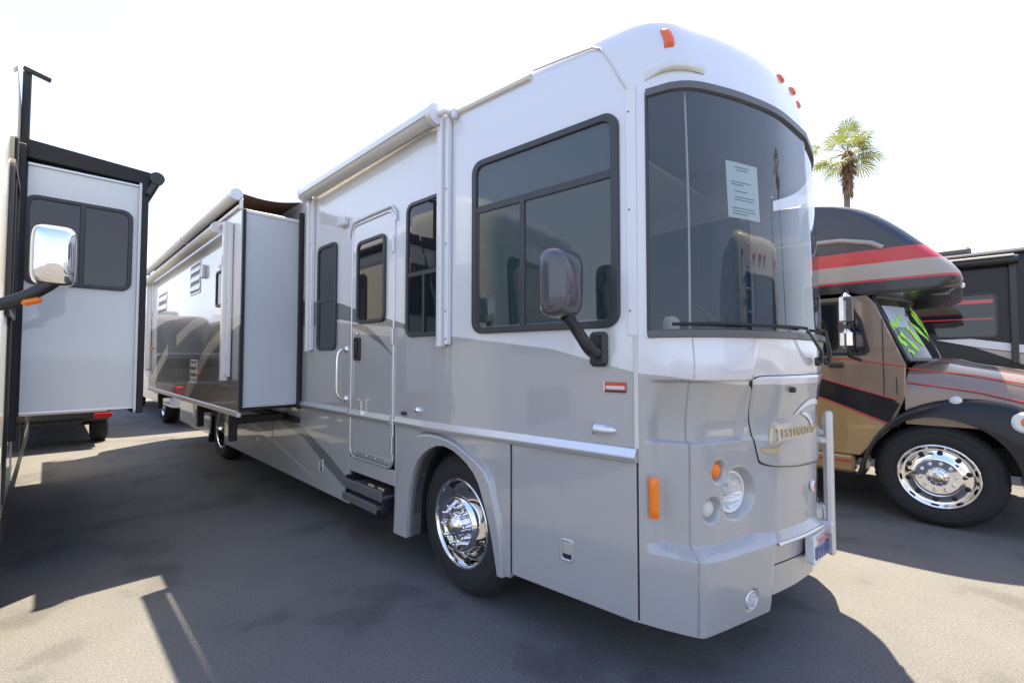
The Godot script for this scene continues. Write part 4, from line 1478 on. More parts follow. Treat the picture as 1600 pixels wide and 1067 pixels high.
func build_white_motorhome():
	var t = thing("motorhome", Vector3(-1.47, 0, -7.5), "white motorhome with slide-out, black topper and chrome mirror beside the silver coach", "motorhome")
	part(t, "body_shell", coach_body(-2.75, -0.2, -11.2, -3.78, 0.4, 3.95, 0.3, 0.12, 0.12, 0.6), M.wall_white)
	# front: glass, grille, lamps
	var onf = func(p, d): return Vector3(p.x, p.y, -3.78 - 0.12 * clampf((p.y - 1.2) / 2.75, 0.0, 1.0) + d)
	var ws = window(t, "windshield", -2.45, -0.5, 1.75, 3.05, 0.12, onf, M.dark_tint, 0.04)
	tag(ws, "wide dark windshield", "")
	part_at(t, "grille", func(s): plate(s, rrect(-2.1, -0.85, 0.75, 1.25, 0.05), -0.02, 0.02, onf, 0.005), M.black_plastic)
	for x in [-2.35, -0.6]:
		part_at(t, "headlamp", func(s): plate(s, rrect(x - 0.16, x + 0.16, 0.9, 1.15, 0.08), -0.02, 0.025, onf, 0.01), M.lamp_white)
	for x in [-2.2, -1.65, -1.47, -1.29, -0.75]:
		part_at(t, "clearance_lamp", func(s): box(s, Vector3(x, 3.55, -3.93), Vector3(0.12, 0.045, 0.05), 0.012), M.amber)
	# side facing the silver coach
	var ons = func(p, d): return Vector3(-0.2 + d, p.y, p.x)
	window(t, "cab_window", -5.0, -4.2, 1.95, 2.95, 0.09, ons, M.dark_tint, 0.04)
	part_at(t, "side_stripe", func(s): plate(s, PackedVector2Array([Vector2(-11.0, 0.45), Vector2(-4.15, 0.45), Vector2(-4.15, 0.62), Vector2(-11.0, 0.62)]), -0.01, 0.004, ons), M.black_plastic)
	for z in [-10.2]: window(t, "side_window", z - 0.4, z + 0.4, 2.2, 3.0, 0.08, ons, M.dark_tint, 0.035)
	for z in [-7.9, -6.3]:
		part_at(t, "compartment_door", func(s): plate(s, rrect(z - 0.7, z + 0.7, 0.66, 1.12, 0.03, 3), -0.005, 0.008, ons, 0.004), M.wall_white)
	for x in [[-0.38, 1], [-2.57, -1]]:
		wheel(t, Vector3(x[0], 0.5, -5.3), x[1], "liner")
		wheel(t, Vector3(x[0], 0.5, -9.7), x[1], "dual")
	# seals and posts next to the slide
	part_at(t, "slide_seal", func(s): box(s, Vector3(-0.185, 2.2, -5.17), Vector3(0.05, 2.3, 0.05), 0.008), M.seal)
	part_at(t, "awning_post", func(s): box(s, Vector3(-0.175, 3.64, -5.25), Vector3(0.05, 0.62, 0.045), 0.006); box(s, Vector3(-0.12, 3.95, -5.22), Vector3(0.16, 0.035, 0.035), 0.006, Basis(Vector3.BACK, -0.25)), M.seal)
	part_at(t, "corner_trim", func(s): box(s, Vector3(-0.192, 1.95, -4.62), Vector3(0.02, 2.5, 0.05), 0.005), M.seal)
	# slide-out
	var st = S()
	box(st, Vector3(0.19, 2.235, -7.2), Vector3(0.78, 1.99, 4.0), 0.006)
	var sl = part(t, "slide_out", st, M.wall_white)
	part_at(sl, "fascia", func(s): plate(s, rrect(-9.24, -5.17, 1.2, 3.26, 0.03, 3), -0.045, 0.02, func(p, d): return Vector3(0.575 + d, p.y, p.x), 0.006), M.wall_white)
	part_at(sl, "corner_trim", func(s): box(s, Vector3(0.572, 2.23, -5.185), Vector3(0.05, 2.06, 0.04), 0.006), M.seal)
	part_at(sl, "inner_trim", func(s): box(s, Vector3(-0.165, 2.23, -5.19), Vector3(0.03, 2.0, 0.03), 0.004), M.seal)
	part_at(sl, "bottom_trim", func(s): box(s, Vector3(0.18, 1.25, -5.195), Vector3(0.74, 0.02, 0.02), 0.004), M.aluminium)
	part_at(sl, "top_trim", func(s): box(s, Vector3(0.19, 3.212, -5.195), Vector3(0.76, 0.02, 0.02), 0.004), M.aluminium)
	part_at(sl, "underside", func(s): box(s, Vector3(0.19, 1.236, -7.25), Vector3(0.70, 0.02, 3.8)), M.seal)
	var w = window(t, "slide_window", -0.163, 0.495, 2.262, 2.972, 0.075, func(p, d): return Vector3(p.x, p.y, -5.2 + d), M.dark_tint, 0.032)
	part_at(w, "divider", func(s): box(s, Vector3(0.172, 2.617, -5.19), Vector3(0.036, 0.66, 0.022), 0.004), M.frame_black)
	part_at(sl, "added_dark_band", func(s): plate(s, PackedVector2Array([Vector2(-9.2, 1.23), Vector2(-5.2, 1.23), Vector2(-5.2, 1.95), Vector2(-7.0, 2.08), Vector2(-9.2, 2.0)]), 0.0, 0.022, func(p, dd): return Vector3(0.575 + dd, p.y, p.x)), M.night_paint)  # invented dark band, added to darken the reflection in the silver slide wall
	var w2 = window(t, "slide_window", -7.9, -6.4, 2.25, 2.97, 0.08, func(p, d): return Vector3(0.595 + d, p.y, p.x), M.dark_tint, 0.035)
	part_at(w2, "divider", func(s): box(s, Vector3(0.6, 2.61, -7.15), Vector3(0.022, 0.66, 0.036), 0.004), M.frame_black)
	# black topper
	var tp = holder(t, "slide_topper")
	st = S()
	var sec = [Vector3(-0.2, 3.40, 0), Vector3(0.62, 3.345, 0), Vector3(0.62, 3.235, 0), Vector3(-0.2, 3.26, 0)]
	for k in 4:
		var a = sec[k]
		var b = sec[(k + 1) % 4]
		quad(st, a + Vector3(0, 0, -5.17), b + Vector3(0, 0, -5.17), b + Vector3(0, 0, -9.25), a + Vector3(0, 0, -9.25))
	quad(st, sec[0] + Vector3(0, 0, -5.17), sec[1] + Vector3(0, 0, -5.17), sec[2] + Vector3(0, 0, -5.17), sec[3] + Vector3(0, 0, -5.17))
	part(tp, "cloth", st, M.dark_cloth)
	part_at(tp, "roller", func(s): tube(s, [Vector3(0.645, 3.29, -9.3), Vector3(0.645, 3.29, -5.13)], 0.042, 16), M.dark_cloth)
	part_at(tp, "end_bracket", func(s): tube(s, [Vector3(0.645, 3.29, -5.16), Vector3(0.645, 3.29, -5.10)], 0.055, 14); box(s, Vector3(0.61, 3.2, -5.14), Vector3(0.04, 0.14, 0.05), 0.006, Basis(Vector3.BACK, -0.4)), M.black_plastic)
	# chrome mirror on its black arm
	st = S()
	tube(st, spline3([Vector3(-0.45, 1.93, -3.95), Vector3(-0.24, 1.97, -3.86), Vector3(-0.12, 2.02, -3.82), Vector3(-0.02, 2.1, -3.80), Vector3(0.015, 2.14, -3.80)], 14), 0.036, 12)
	var arm = part(t, "mirror", st, M.black_plastic)
	part_at(arm, "amber_lamp", func(s): box(s, Vector3(-0.075, 2.005, -3.80), Vector3(0.09, 0.035, 0.06), 0.014, Basis(Vector3.BACK, 0.35)), M.amber)
	st = S()
	var c = Vector3(0.008, 2.285, -3.8)
	var rows = []
	for k in 13:
		var prof = [[-0.075, 0.90], [-0.06, 0.97], [-0.04, 1.0], [-0.02, 1.0], [0.0, 0.99], [0.02, 0.965], [0.035, 0.93], [0.05, 0.87], [0.06, 0.79], [0.068, 0.66], [0.074, 0.48], [0.077, 0.25], [0.078, 0.0]][k]
		var row = PackedVector3Array()
		for m in 40:
			var a = TAU * m / 40.0
			row.append(c + Vector3(signf(cos(a)) * pow(absf(cos(a)), 0.4) * 0.10 * prof[1], signf(sin(a)) * pow(absf(sin(a)), 0.4) * 0.18 * prof[1], prof[0]))
		rows.append(row)
	grid(st, rows, null, 0, true)
	part(arm, "chrome_head", st, M.chrome)
	part_at(arm, "mirror_rim", func(s): plate(s, rrect(c.x - 0.095, c.x + 0.095, c.y - 0.172, c.y + 0.172, 0.05), 0.0, 0.02, func(p, d): return Vector3(p.x, p.y, c.z - 0.07 - d)), M.black_plastic)

func on_d(p, d):
	return Vector3(6.25 - d, p.y, p.x)

func d_glass(x, y, d = 0.0):
	var u = (x - 7.47) / 1.13
	return Vector3(x, y, -0.42 - 0.29 * (y - 1.65) / 0.73 + 0.26 * (1.0 - u * u) + d)

func build_truck_motorhome():
	var t = thing("motorhome", Vector3(7.45, 0, -4.0), "bronze and black truck-nosed motorhome with red pinstripes and lime writing on its windshield", "motorhome")
	# cab
	var st = S()
	var cab = PackedVector2Array([Vector2(-2.6, 0.62), Vector2(-0.82, 0.62), Vector2(-0.55, 0.95), Vector2(-0.43, 1.3), Vector2(-0.425, 1.62), Vector2(-0.66, 2.27), Vector2(-0.74, 2.38), Vector2(-0.86, 2.42), Vector2(-2.6, 2.42)])
	loft(st, [[cab, -2.4], [cab, -0.012], [shrink(cab, 0.014), 0.0]], on_d)
	part(t, "cab", st, M.bronze)
	st = S()
	plate(st, PackedVector2Array([Vector2(-2.59, 0.63), Vector2(-0.83, 0.63), Vector2(-0.57, 0.97), Vector2(-1.09, 1.2), Vector2(-2.59, 1.72)]), -0.005, 0.003, on_d)
	part(t, "gold_panel", st, M.gold)
	st = S()
	plate(st, PackedVector2Array([Vector2(-2.59, 1.95), Vector2(-2.59, 1.72), Vector2(-1.09, 1.2), Vector2(-0.575, 0.99), Vector2(-0.48, 1.2), Vector2(-0.54, 1.255), Vector2(-1.07, 1.42)]), -0.005, 0.005, on_d)
	part(t, "black_stripe", st, M.black_paint)
	for e in [[[-2.59, 1.95], [-1.07, 1.42], [-0.5, 1.245]], [[-2.59, 1.72], [-1.09, 1.2], [-0.575, 0.99]], [[-1.9, 1.69], [-0.9, 1.675], [-0.43, 1.60]]]:
		st = S()
		tube(st, e.map(func(p): return on_d(Vector2(p[0], p[1]), 0.004)), 0.008, 6)
		part(t, "red_pinstripe", st, M.red)
	st = S()
	for z in [[-0.605, 1.0, 2.22], [-0.5, 1.3, 1.6]]:
		plate(st, PackedVector2Array([Vector2(z[0] - 0.004, z[1]), Vector2(z[0] + 0.004, z[1]), Vector2(z[0] + 0.004, z[2] - 0.12), Vector2(z[0] - 0.004, z[2] - 0.12)]), 0.0, 0.004, on_d)
	part(t, "door_gap", st, M.seal)
	# door window
	st = S()
	var wz = PackedVector2Array([Vector2(-1.85, 1.76), Vector2(-1.8, 1.71), Vector2(-0.76, 1.71), Vector2(-0.715, 1.76), Vector2(-0.78, 2.1), Vector2(-0.87, 2.28), Vector2(-0.94, 2.32), Vector2(-1.8, 2.32), Vector2(-1.85, 2.28)])
	frame(st, wz, shrink(wz, 0.035), 0.0, 0.012, on_d, 0.004)
	var dw = part(t, "door_window", st, M.seal)
	st = S()
	plate(st, shrink(wz, 0.02), 0.0, 0.006, on_d)
	part(dw, "pane", st, M.dark_tint)
	part_at(t, "door_handle", func(s): box(s, on_d(Vector2(-1.02, 1.6), 0.014), Vector3(0.03, 0.05, 0.14), 0.01), M.black_plastic)
	# windshield and its lime writing
	st = S()
	var rows = []
	for k in 9:
		var row = []
		for m in 25: row.append(d_glass(lerpf(6.36, 8.58, m / 24.0), lerpf(1.66, 2.36, k / 8.0)))
		rows.append(row)
	grid(st, rows)
	var ws = part(t, "windshield", st, M.dark_tint)
	st = S()
	for e in [[0, 0], [8, 8]]:
		tube(st, rows[e[0]], 0.022, 8)
	for m in [0, 24]:
		tube(st, rows.map(func(r): return r[m]), 0.022, 8)
	part(ws, "rubber_trim", st, M.black_plastic)
	d_windshield_paint(ws)
	# bonnet
	st = S()
	rows = []
	for e in [[-0.44, 6.29, 1.42, 1.66, 1.0], [-0.2, 6.30, 1.40, 1.64, 1.0], [0.1, 6.32, 1.34, 1.60, 1.0], [0.45, 6.36, 1.24, 1.53, 0.95], [0.75, 6.42, 1.14, 1.45, 0.9], [0.92, 6.5, 1.05, 1.36, 0.85], [1.0, 6.62, 0.95, 1.2, 0.8], [1.02, 6.8, 0.8, 0.95, 0.75]]:
		var row = PackedVector3Array()
		var half = 7.45 - e[1]
		for p in [[1.0, e[4]], [1.0, e[2] - 0.12], [0.99, e[2] - 0.02], [0.93, lerpf(e[2], e[3], 0.5)], [0.82, lerpf(e[2], e[3], 0.8)], [0.6, e[3] - 0.005], [0.3, e[3] + 0.02], [0.0, e[3] + 0.03]]:
			row.append(Vector3(7.45 - half * p[0], p[1], e[0] + (0.2 * (1.0 - p[0] * p[0]) if e[0] < -0.1 else 0.0)))
		for i in range(row.size() - 2, -1, -1): row.append(Vector3(14.9 - row[i].x, row[i].y, row[i].z))
		rows.append(row)
	grid(st, rows)
	part(t, "bonnet", st, M.bronze)
	for q in [[0.035, 0.99], [0.1, 0.90]]:
		st = S()
		tube(st, [[-0.42, 6.29, 1.42, 1.66], [0.1, 6.32, 1.34, 1.60], [0.45, 6.36, 1.24, 1.53], [0.75, 6.42, 1.14, 1.45]].map(func(e): return Vector3(7.45 - (7.45 - e[1]) * q[1] - 0.004, lerpf(e[2], e[3], 0.05 if q[1] > 0.95 else 0.64), e[0])), 0.008, 6)
		part(t, "red_pinstripe", st, M.red)
	# fender, black, with the wheel opening
	for s in [0, 1]:
		var mp = (func(p, d): return Vector3(6.22 - d, p.y, p.x)) if s == 0 else (func(p, d): return Vector3(8.68 + d, p.y, p.x))
		var outer = arch_points(25, [[-0.86, 0.42], [-0.74, 0.78], [-0.52, 1.08], [-0.2, 1.25], [0.15, 1.28], [0.5, 1.17], [0.75, 0.98], [0.86, 0.7], [0.88, 0.48]])
		var inner = arch_points(25, [[-0.79, 0.42], [-0.74, 0.66], [-0.6, 0.9], [-0.4, 1.05], [-0.18, 1.09], [0.08, 1.02], [0.26, 0.86], [0.35, 0.66], [0.37, 0.48]])
		var r2 = [[], [], [], [], []]
		for i in 25:
			var o = outer[i]
			var w = inner[i]
			r2[0].append(mp.call(o, -0.32))
			r2[1].append(mp.call(o, -0.06))
			r2[2].append(mp.call(o.lerp(w, 0.25), -0.008))
			r2[3].append(mp.call(w, 0.0))
			r2[4].append(mp.call(w, -0.4))
		st = S()
		for k in 4: grid(st, [r2[k], r2[k + 1]], null, 1 if k < 3 else 2)
		part(t, "fender", st, M.black_paint)
		part_at(t, "fender_lamp", func(q): lathe(q, [Vector2(0.05, 0.0), Vector2(0.046, 0.02), Vector2(0.02, 0.034), Vector2(0.0, 0.036)], mp.call(Vector2(-0.06, 1.262), -0.05), Vector3(-1 + 2 * s, 0.8, 0), 20), M.lamp_frost)
		part_at(t, "headlamp", func(q): plate(q, rrect(0.30, 0.58, 1.0, 1.19, 0.09), -0.09, 0.012, mp, 0.02), M.lamp_white)
		part_at(t, "turn_lamp", func(q): plate(q, rrect(0.36, 0.50, 1.05, 1.15, 0.05), 0.0, 0.02, mp, 0.006), M.amber)
		wheel(t, Vector3(6.275 if s == 0 else 8.63, 0.5, -0.21), -1 + 2 * s, "alloy")
	# bumper, tank and step
	part_at(t, "bumper", func(s): box(s, Vector3(7.45, 0.60, 0.95), Vector3(2.4, 0.32, 0.16), 0.05); box(s, Vector3(6.27, 0.60, 0.68), Vector3(0.06, 0.3, 0.5), 0.02); box(s, Vector3(8.63, 0.60, 0.68), Vector3(0.06, 0.3, 0.5), 0.02), M.chrome)
	st = S()
	box(st, Vector3(6.42, 0.52, -1.75), Vector3(0.36, 0.2, 1.75), 0.03)
	var step = part(t, "running_board", st, M.gold)
	part_at(step, "tread", func(s): box(s, Vector3(6.36, 0.635, -1.75), Vector3(0.2, 0.02, 1.6), 0.004), M.aluminium)
	part_at(step, "red_line", func(s): box(s, Vector3(6.238, 0.55, -1.75), Vector3(0.006, 0.02, 1.7), 0.001), M.red)
	part_at(t, "chassis", func(s): box(s, Vector3(7.45, 0.62, -3.6), Vector3(0.95, 0.3, 8.6), 0.02), M.seal)
	# bunk over the cab: night blue, red band, taupe band, rounded nose
	var im = Image.create(8, 512, false, Image.FORMAT_RGB8)
	for j in 512:
		var y = 3.6 - (j + 0.5) / 512.0 * 1.4
		var c = [0.02, 0.023, 0.032]
		if y < 2.855 and y > 2.705: c = [0.50, 0.03, 0.03]
		elif y <= 2.705 and y > 2.53: c = [0.36, 0.31, 0.26]
		elif y <= 2.53 and y > 2.505: c = [0.50, 0.03, 0.03]
		elif y <= 2.505: c = [0.02, 0.02, 0.022]
		for i in 8: im.set_pixel(i, j, Color(c[0], c[1], c[2]).linear_to_srgb())
	mat("bunk_paint", [1, 1, 1], 0.3, 0.0, 0.4)
	M.bunk_paint.albedo_texture = ImageTexture.create_from_image(im)
	st = S()
	rows = []
	var uvs = []
	for e in [[2.36, -1.1], [2.37, -0.35], [2.385, -0.12], [2.42, -0.03], [2.48, -0.01], [2.55, -0.03], [2.65, -0.09], [2.75, -0.18], [2.85, -0.27], [2.95, -0.36], [3.05, -0.45], [3.15, -0.55], [3.25, -0.66], [3.34, -0.79], [3.40, -0.92], [3.45, -1.1], [3.49, -1.35], [3.51, -1.7]]:
		var row = PackedVector3Array()
		var ru = PackedVector2Array()
		var rr = 0.13
		for c in [[6.25 + rr, -1.0], [8.65 - rr, 1.0]]:
			for i in 13:
				var a = PI * 0.5 * i / 12.0
				var cx = c[0] + c[1] * rr * (cos(a) if c[1] < 0 else sin(a))
				var cz = e[1] - rr + rr * (sin(a) if c[1] < 0 else cos(a))
				cz += 0.16 * (1.0 - pow((cx - 7.45) / 1.2, 2.0))
				row.append(Vector3(cx, e[0], cz))
				ru.append(Vector2(0.5, 1.0 - (e[0] - 2.2) / 1.4))
		row.insert(0, Vector3(6.25, e[0], -2.6))
		row.append(Vector3(8.65, e[0], -2.6))
		ru.append(ru[0])
		ru.append(ru[0])
		rows.append(row)
		uvs.append(ru)
	grid(st, rows, uvs)
	part(t, "bunk", st, M.bunk_paint)
	part_at(t, "bunk_floor", func(s): box(s, Vector3(7.45, 2.40, -1.5), Vector3(2.3, 0.03, 2.0)), M.seal)
	for k in 3:
		part_at(t, "nose_lamp", func(s): lathe(s, [Vector2(0.03, 0.0), Vector2(0.025, 0.012), Vector2(0.0, 0.018)], Vector3(6.42 + k * 0.11, 2.46 - 0.012 * k, -0.085 + k * 0.05), Vector3(-0.5, 0, 1), 14), M.lamp_white)
	st = S()
	tube(st, [on_d(Vector2(-2.5, 3.02), 0.004), on_d(Vector2(-1.4, 3.02), 0.004), on_d(Vector2(-0.95, 3.0), 0.004), on_d(Vector2(-0.68, 2.93), 0.004), on_d(Vector2(-0.58, 2.86), 0.004)], 0.03, 8)
	part(t, "taupe_arc", st, M.taupe)
	# box body behind
	part(t, "body_shell", coach_body(6.22, 8.72, -9.4, -1.3, 0.5, 3.55, 0.04, 0.1, 0.0, 0.0), M.night_paint)
	part_at(t, "taupe_band", func(s): box(s, Vector3(6.22, 1.6, -5.4), Vector3(0.012, 0.9, 7.9), 0.002), M.taupe)
	wheel(t, Vector3(6.3, 0.5, -6.6), -1, "dual")
	wheel(t, Vector3(8.6, 0.5, -6.6), 1, "dual")
	# chrome door mirror
	st = S()
	tube(st, [Vector3(6.25, 2.42, -0.88), Vector3(6.02, 2.44, -0.86), Vector3(5.97, 2.40, -0.86), Vector3(5.97, 1.74, -0.86), Vector3(6.02, 1.70, -0.86), Vector3(6.25, 1.66, -0.80)], 0.017, 8)
	var mr = part(t, "mirror", st, M.black_plastic)
	for e in [[2.2, 0.17], [1.88, 0.11]]:
		part_at(mr, "chrome_head", func(s): box(s, Vector3(5.95, e[0], -0.87), Vector3(0.2, e[1] * 2.0, 0.11), 0.045), M.chrome)

func d_windshield_paint(ws):
	# brush strokes: [x, y] along each stroke on the glass
	var strokes = LIME
	for s in strokes:
		var st = S()
		var a = []
		var b = []
		for i in 7:
			var u = i / 6.0
			var x = lerpf(s[0], s[2], u)
			var y = lerpf(s[1], s[3], u)
			var n = Vector2(-(s[3] - s[1]), s[2] - s[0]).normalized() * s[4] * (0.7 + 0.3 * sin(u * 9.0 + s[0] * 7.0))
			a.append(d_glass(x + n.x, y + n.y, 0.004))
			b.append(d_glass(x - n.x, y - n.y, 0.004))
		grid(st, [a, b])
		part(ws, "lime_stroke", st, M.lime)
	var st2 = S()
	var r0 = []
	var r1 = []
	for i in 7:
		r0.append(d_glass(lerpf(6.42, 6.72, i / 6.0), 2.02, 0.002))
		r1.append(d_glass(lerpf(6.42, 6.90, i / 6.0), 2.26, 0.002))
	grid(st2, [r0, r1])
	part(ws, "blue_card", st2, M.paper_blue)

func build_black_motorhome():
	var t = thing("motorhome", Vector3(11.75, 0, -3.5), "black motorhome with white swoosh and roof awning behind the bronze truck-nosed one", "motorhome")
	part(t, "body_shell", coach_body(10.5, 13.05, -9.0, 1.6, 0.4, 3.42, 0.3, 0.1, 0.15, 0.4), M.black_paint)
	var mp = func(p, d): return Vector3(10.5 - d, p.y, p.x)
	var aw = holder(t, "awning")
	part_at(aw, "fabric_roll", func(s): tube(s, [Vector3(10.38, 3.2, -6.0), Vector3(10.38, 3.2, 0.64)], 0.07, 18), M.black_plastic)
	part_at(aw, "cover", func(s): box(s, Vector3(10.36, 3.262, -2.7), Vector3(0.15, 0.03, 6.6), 0.008), M.roll_cloth)
	part_at(aw, "arm", func(s): box(s, Vector3(10.47, 2.4, 0.58), Vector3(0.06, 1.6, 0.08), 0.01), M.frame_black)
	part_at(t, "roof_rail", func(s): box(s, Vector3(10.52, 3.35, -3.6), Vector3(0.05, 0.04, 9.8), 0.01), M.trim_grey)
	part_at(t, "roof_vent", func(s): box(s, Vector3(11.2, 3.5, -0.1), Vector3(0.6, 0.16, 0.5), 0.05), M.trim_grey)
	window(t, "side_window", -1.5, 0.42, 2.0, 2.72, 0.08, mp, M.dark_tint, 0.03)
	window(t, "side_window", -4.5, -2.5, 2.0, 2.72, 0.08, mp, M.dark_tint, 0.03)
	for e in [[2.56, 2.62, -1.4, 0.36], [2.30, 2.32, -1.4, 0.36]]:  # red strips laid over the window as painted reflections
		part_at(t, "red_reflection_strip", func(s): plate(s, PackedVector2Array([Vector2(e[2], e[0]), Vector2(e[3], e[0]), Vector2(e[3], e[1]), Vector2(e[2], e[1])]), 0.0, 0.012, mp), M.red)
	part_at(t, "white_swoosh", func(s): plate(s, PackedVector2Array([Vector2(-0.32, 1.985), Vector2(0.1, 1.995), Vector2(0.7, 1.88), Vector2(1.3, 1.78), Vector2(1.3, 1.62), Vector2(0.7, 1.755), Vector2(0.15, 1.86)]), -0.01, 0.004, mp), M.white)
	part_at(t, "taupe_swoosh", func(s): plate(s, PackedVector2Array([Vector2(0.15, 1.85), Vector2(0.7, 1.74), Vector2(1.3, 1.6), Vector2(1.3, 1.35), Vector2(0.8, 1.5), Vector2(0.5, 1.68)]), -0.01, 0.003, mp), M.taupe)
	for e in [[-0.9, 1.1, 1.0], [-3.4, -1.2, 1.0], [-6.2, -3.7, 1.0]]:
		part_at(t, "compartment_door", func(s): plate(s, rrect(e[0], e[1], 0.45, e[2], 0.02, 3), -0.004, 0.008, mp, 0.004), M.black_paint)
	for x in [[10.55, -1], [13.0, 1]]:
		wheel(t, Vector3(x[0], 0.5, -0.2), x[1], "alloy")
		wheel(t, Vector3(x[0], 0.5, -6.8), x[1], "dual")

const LIME = [[6.4, 2.07, 6.4, 1.99, 0.029], [6.47, 2.095, 6.455, 2.01, 0.032], [6.545, 2.125, 6.535, 2.04, 0.032], [6.65, 2.18, 6.63, 2.08, 0.035], [6.4, 1.91, 6.48, 1.815, 0.032], [6.48, 1.955, 6.65, 1.765, 0.038], [6.665, 2.03, 6.83, 1.82, 0.052], [6.8, 2.085, 7.12, 1.89, 0.043], [7.02, 2.2, 7.25, 1.95, 0.049], [7.1, 2.26, 7.33, 2.0, 0.043], [7.2, 2.24, 7.38, 2.08, 0.035], [6.45, 1.775, 6.53, 1.73, 0.026], [6.385, 1.86, 6.46, 1.83, 0.023]]

func palm(at, height, crown, lean, seed_, label, skirt = 1.0):
	var t = thing("palm_tree", at, label, "palm tree")
	var rng = RandomNumberGenerator.new()
	rng.seed = seed_
	var st = S()
	var pts = []
	var rad = []
	for k in 15:
		var u = k / 14.0
		pts.append(at + Vector3(lean.x * u * u, height * u, lean.y * u * u))
		rad.append(lerpf(0.26, 0.13, u))
	tube(st, pts, rad, 12)
	part(t, "trunk", st, M.bark)
	var top = pts[-1]
	# skirt of dead leaves
	if skirt > 0.0:
		st = S()
		for k in 420:
			var a = rng.randf() * TAU
			var y = -rng.randf() * 2.6 * skirt + 0.1
			var r0 = 0.16 + rng.randf() * 0.05
			var wid = 0.5 * (0.55 + 0.45 * sin(clampf(-y / (2.6 * skirt), 0, 1) * PI * 1.3 + 0.4))
			var p = top + Vector3(cos(a) * r0, y, sin(a) * r0)
			var q = p + Vector3(cos(a) * wid, -0.35 - rng.randf() * 0.3, sin(a) * wid)
			var s = Vector3(-sin(a), 0, cos(a)) * 0.05
			tri(st, p - s, p + s, q)
		part(t, "dead_leaf_skirt", st, M.thatch)
	for k in 22:
		st = S()
		var az = k * 2.399 + rng.randf() * 0.4
		var el = lerpf(1.35, -0.75, pow(k / 21.0, 0.8)) + rng.randf_range(-0.3, 0.3)
		var dir = Vector3(cos(az) * cos(el), sin(el), sin(az) * cos(el))
		var lop = 1.0 - 0.3 * dir.dot(Vector3(0.7, 0.2, 0.7))
		var stem = crown * lop * rng.randf_range(0.36, 0.72)
		var mid = top + dir * stem * 0.5 + Vector3(0, 0.03, 0)
		var tip = top + dir * stem - Vector3(0, 0.10 * stem * cos(el), 0)
		tube(st, [top, mid, tip], [0.03, 0.02, 0.014], 5)
		var side = dir.cross(Vector3.UP).normalized()
		if side.length() < 0.1: side = Vector3.RIGHT
		var nrm = side.cross(dir).normalized()
		var nl = 22
		for j in nl:
			var a = lerpf(-2.0, 2.0, j / (nl - 1.0))
			var d = (dir * cos(a) + side * sin(a)).normalized()
			var l = crown * 0.56 * (0.75 + 0.25 * cos(a)) * rng.randf_range(0.85, 1.1)
			var w = (dir * -sin(a) + side * cos(a)) * 0.042 * crown / 2.0
			var c1 = tip + d * l * 0.55 + nrm * (0.03 * (j % 2))
			var c2 = tip + d * l * 0.82 - Vector3(0, l * 0.14, 0)
			var c3 = tip + d * l * 0.93 - Vector3(0, l * 0.34 * rng.randf_range(0.6, 1.3), 0)
			tri(st, tip, c1 - w, c1 + w)
			quad(st, c1 - w, c2 - w * 0.6, c2 + w * 0.6, c1 + w)
			tri(st, c2 - w * 0.6, c3, c2 + w * 0.6)
		part(t, "frond", st, M.palm_leaf)
	return t

func broad_tree(at, h, r, seed_, label, kind = "tree", group = ""):
	var t = thing(kind, at, label, kind, group)
	var rng = RandomNumberGenerator.new()
	rng.seed = seed_
	var st = S()
	tube(st, [at, at + Vector3(0.1, h * 0.3, 0), at + Vector3(0, h * 0.55, 0.1)], [0.16, 0.12, 0.07], 8)
	for k in 5:
		var a = k * 1.3
		tube(st, [at + Vector3(0, h * 0.35, 0), at + Vector3(cos(a) * r * 0.6, h * 0.65, sin(a) * r * 0.6)], [0.06, 0.02], 6)
	part(t, "trunk", st, M.bark)
	st = S()
	for k in 26:
		var a = rng.randf() * TAU
		var rr = r * sqrt(rng.randf()) * 0.75
		var c = at + Vector3(cos(a) * rr, h * rng.randf_range(0.42, 0.88), sin(a) * rr)
		for j in 60:
			var o = Vector3(rng.randfn(), rng.randfn() * 0.7, rng.randfn()) * r * 0.2
			var u = Vector3(rng.randfn(), rng.randfn(), rng.randfn()).normalized() * 0.11
			var v = Vector3(rng.randfn(), rng.randfn(), rng.randfn()).normalized() * 0.06
			quad(st, c + o - u, c + o + v, c + o + u, c + o - v)
	part(t, "crown", st, M.leaf)

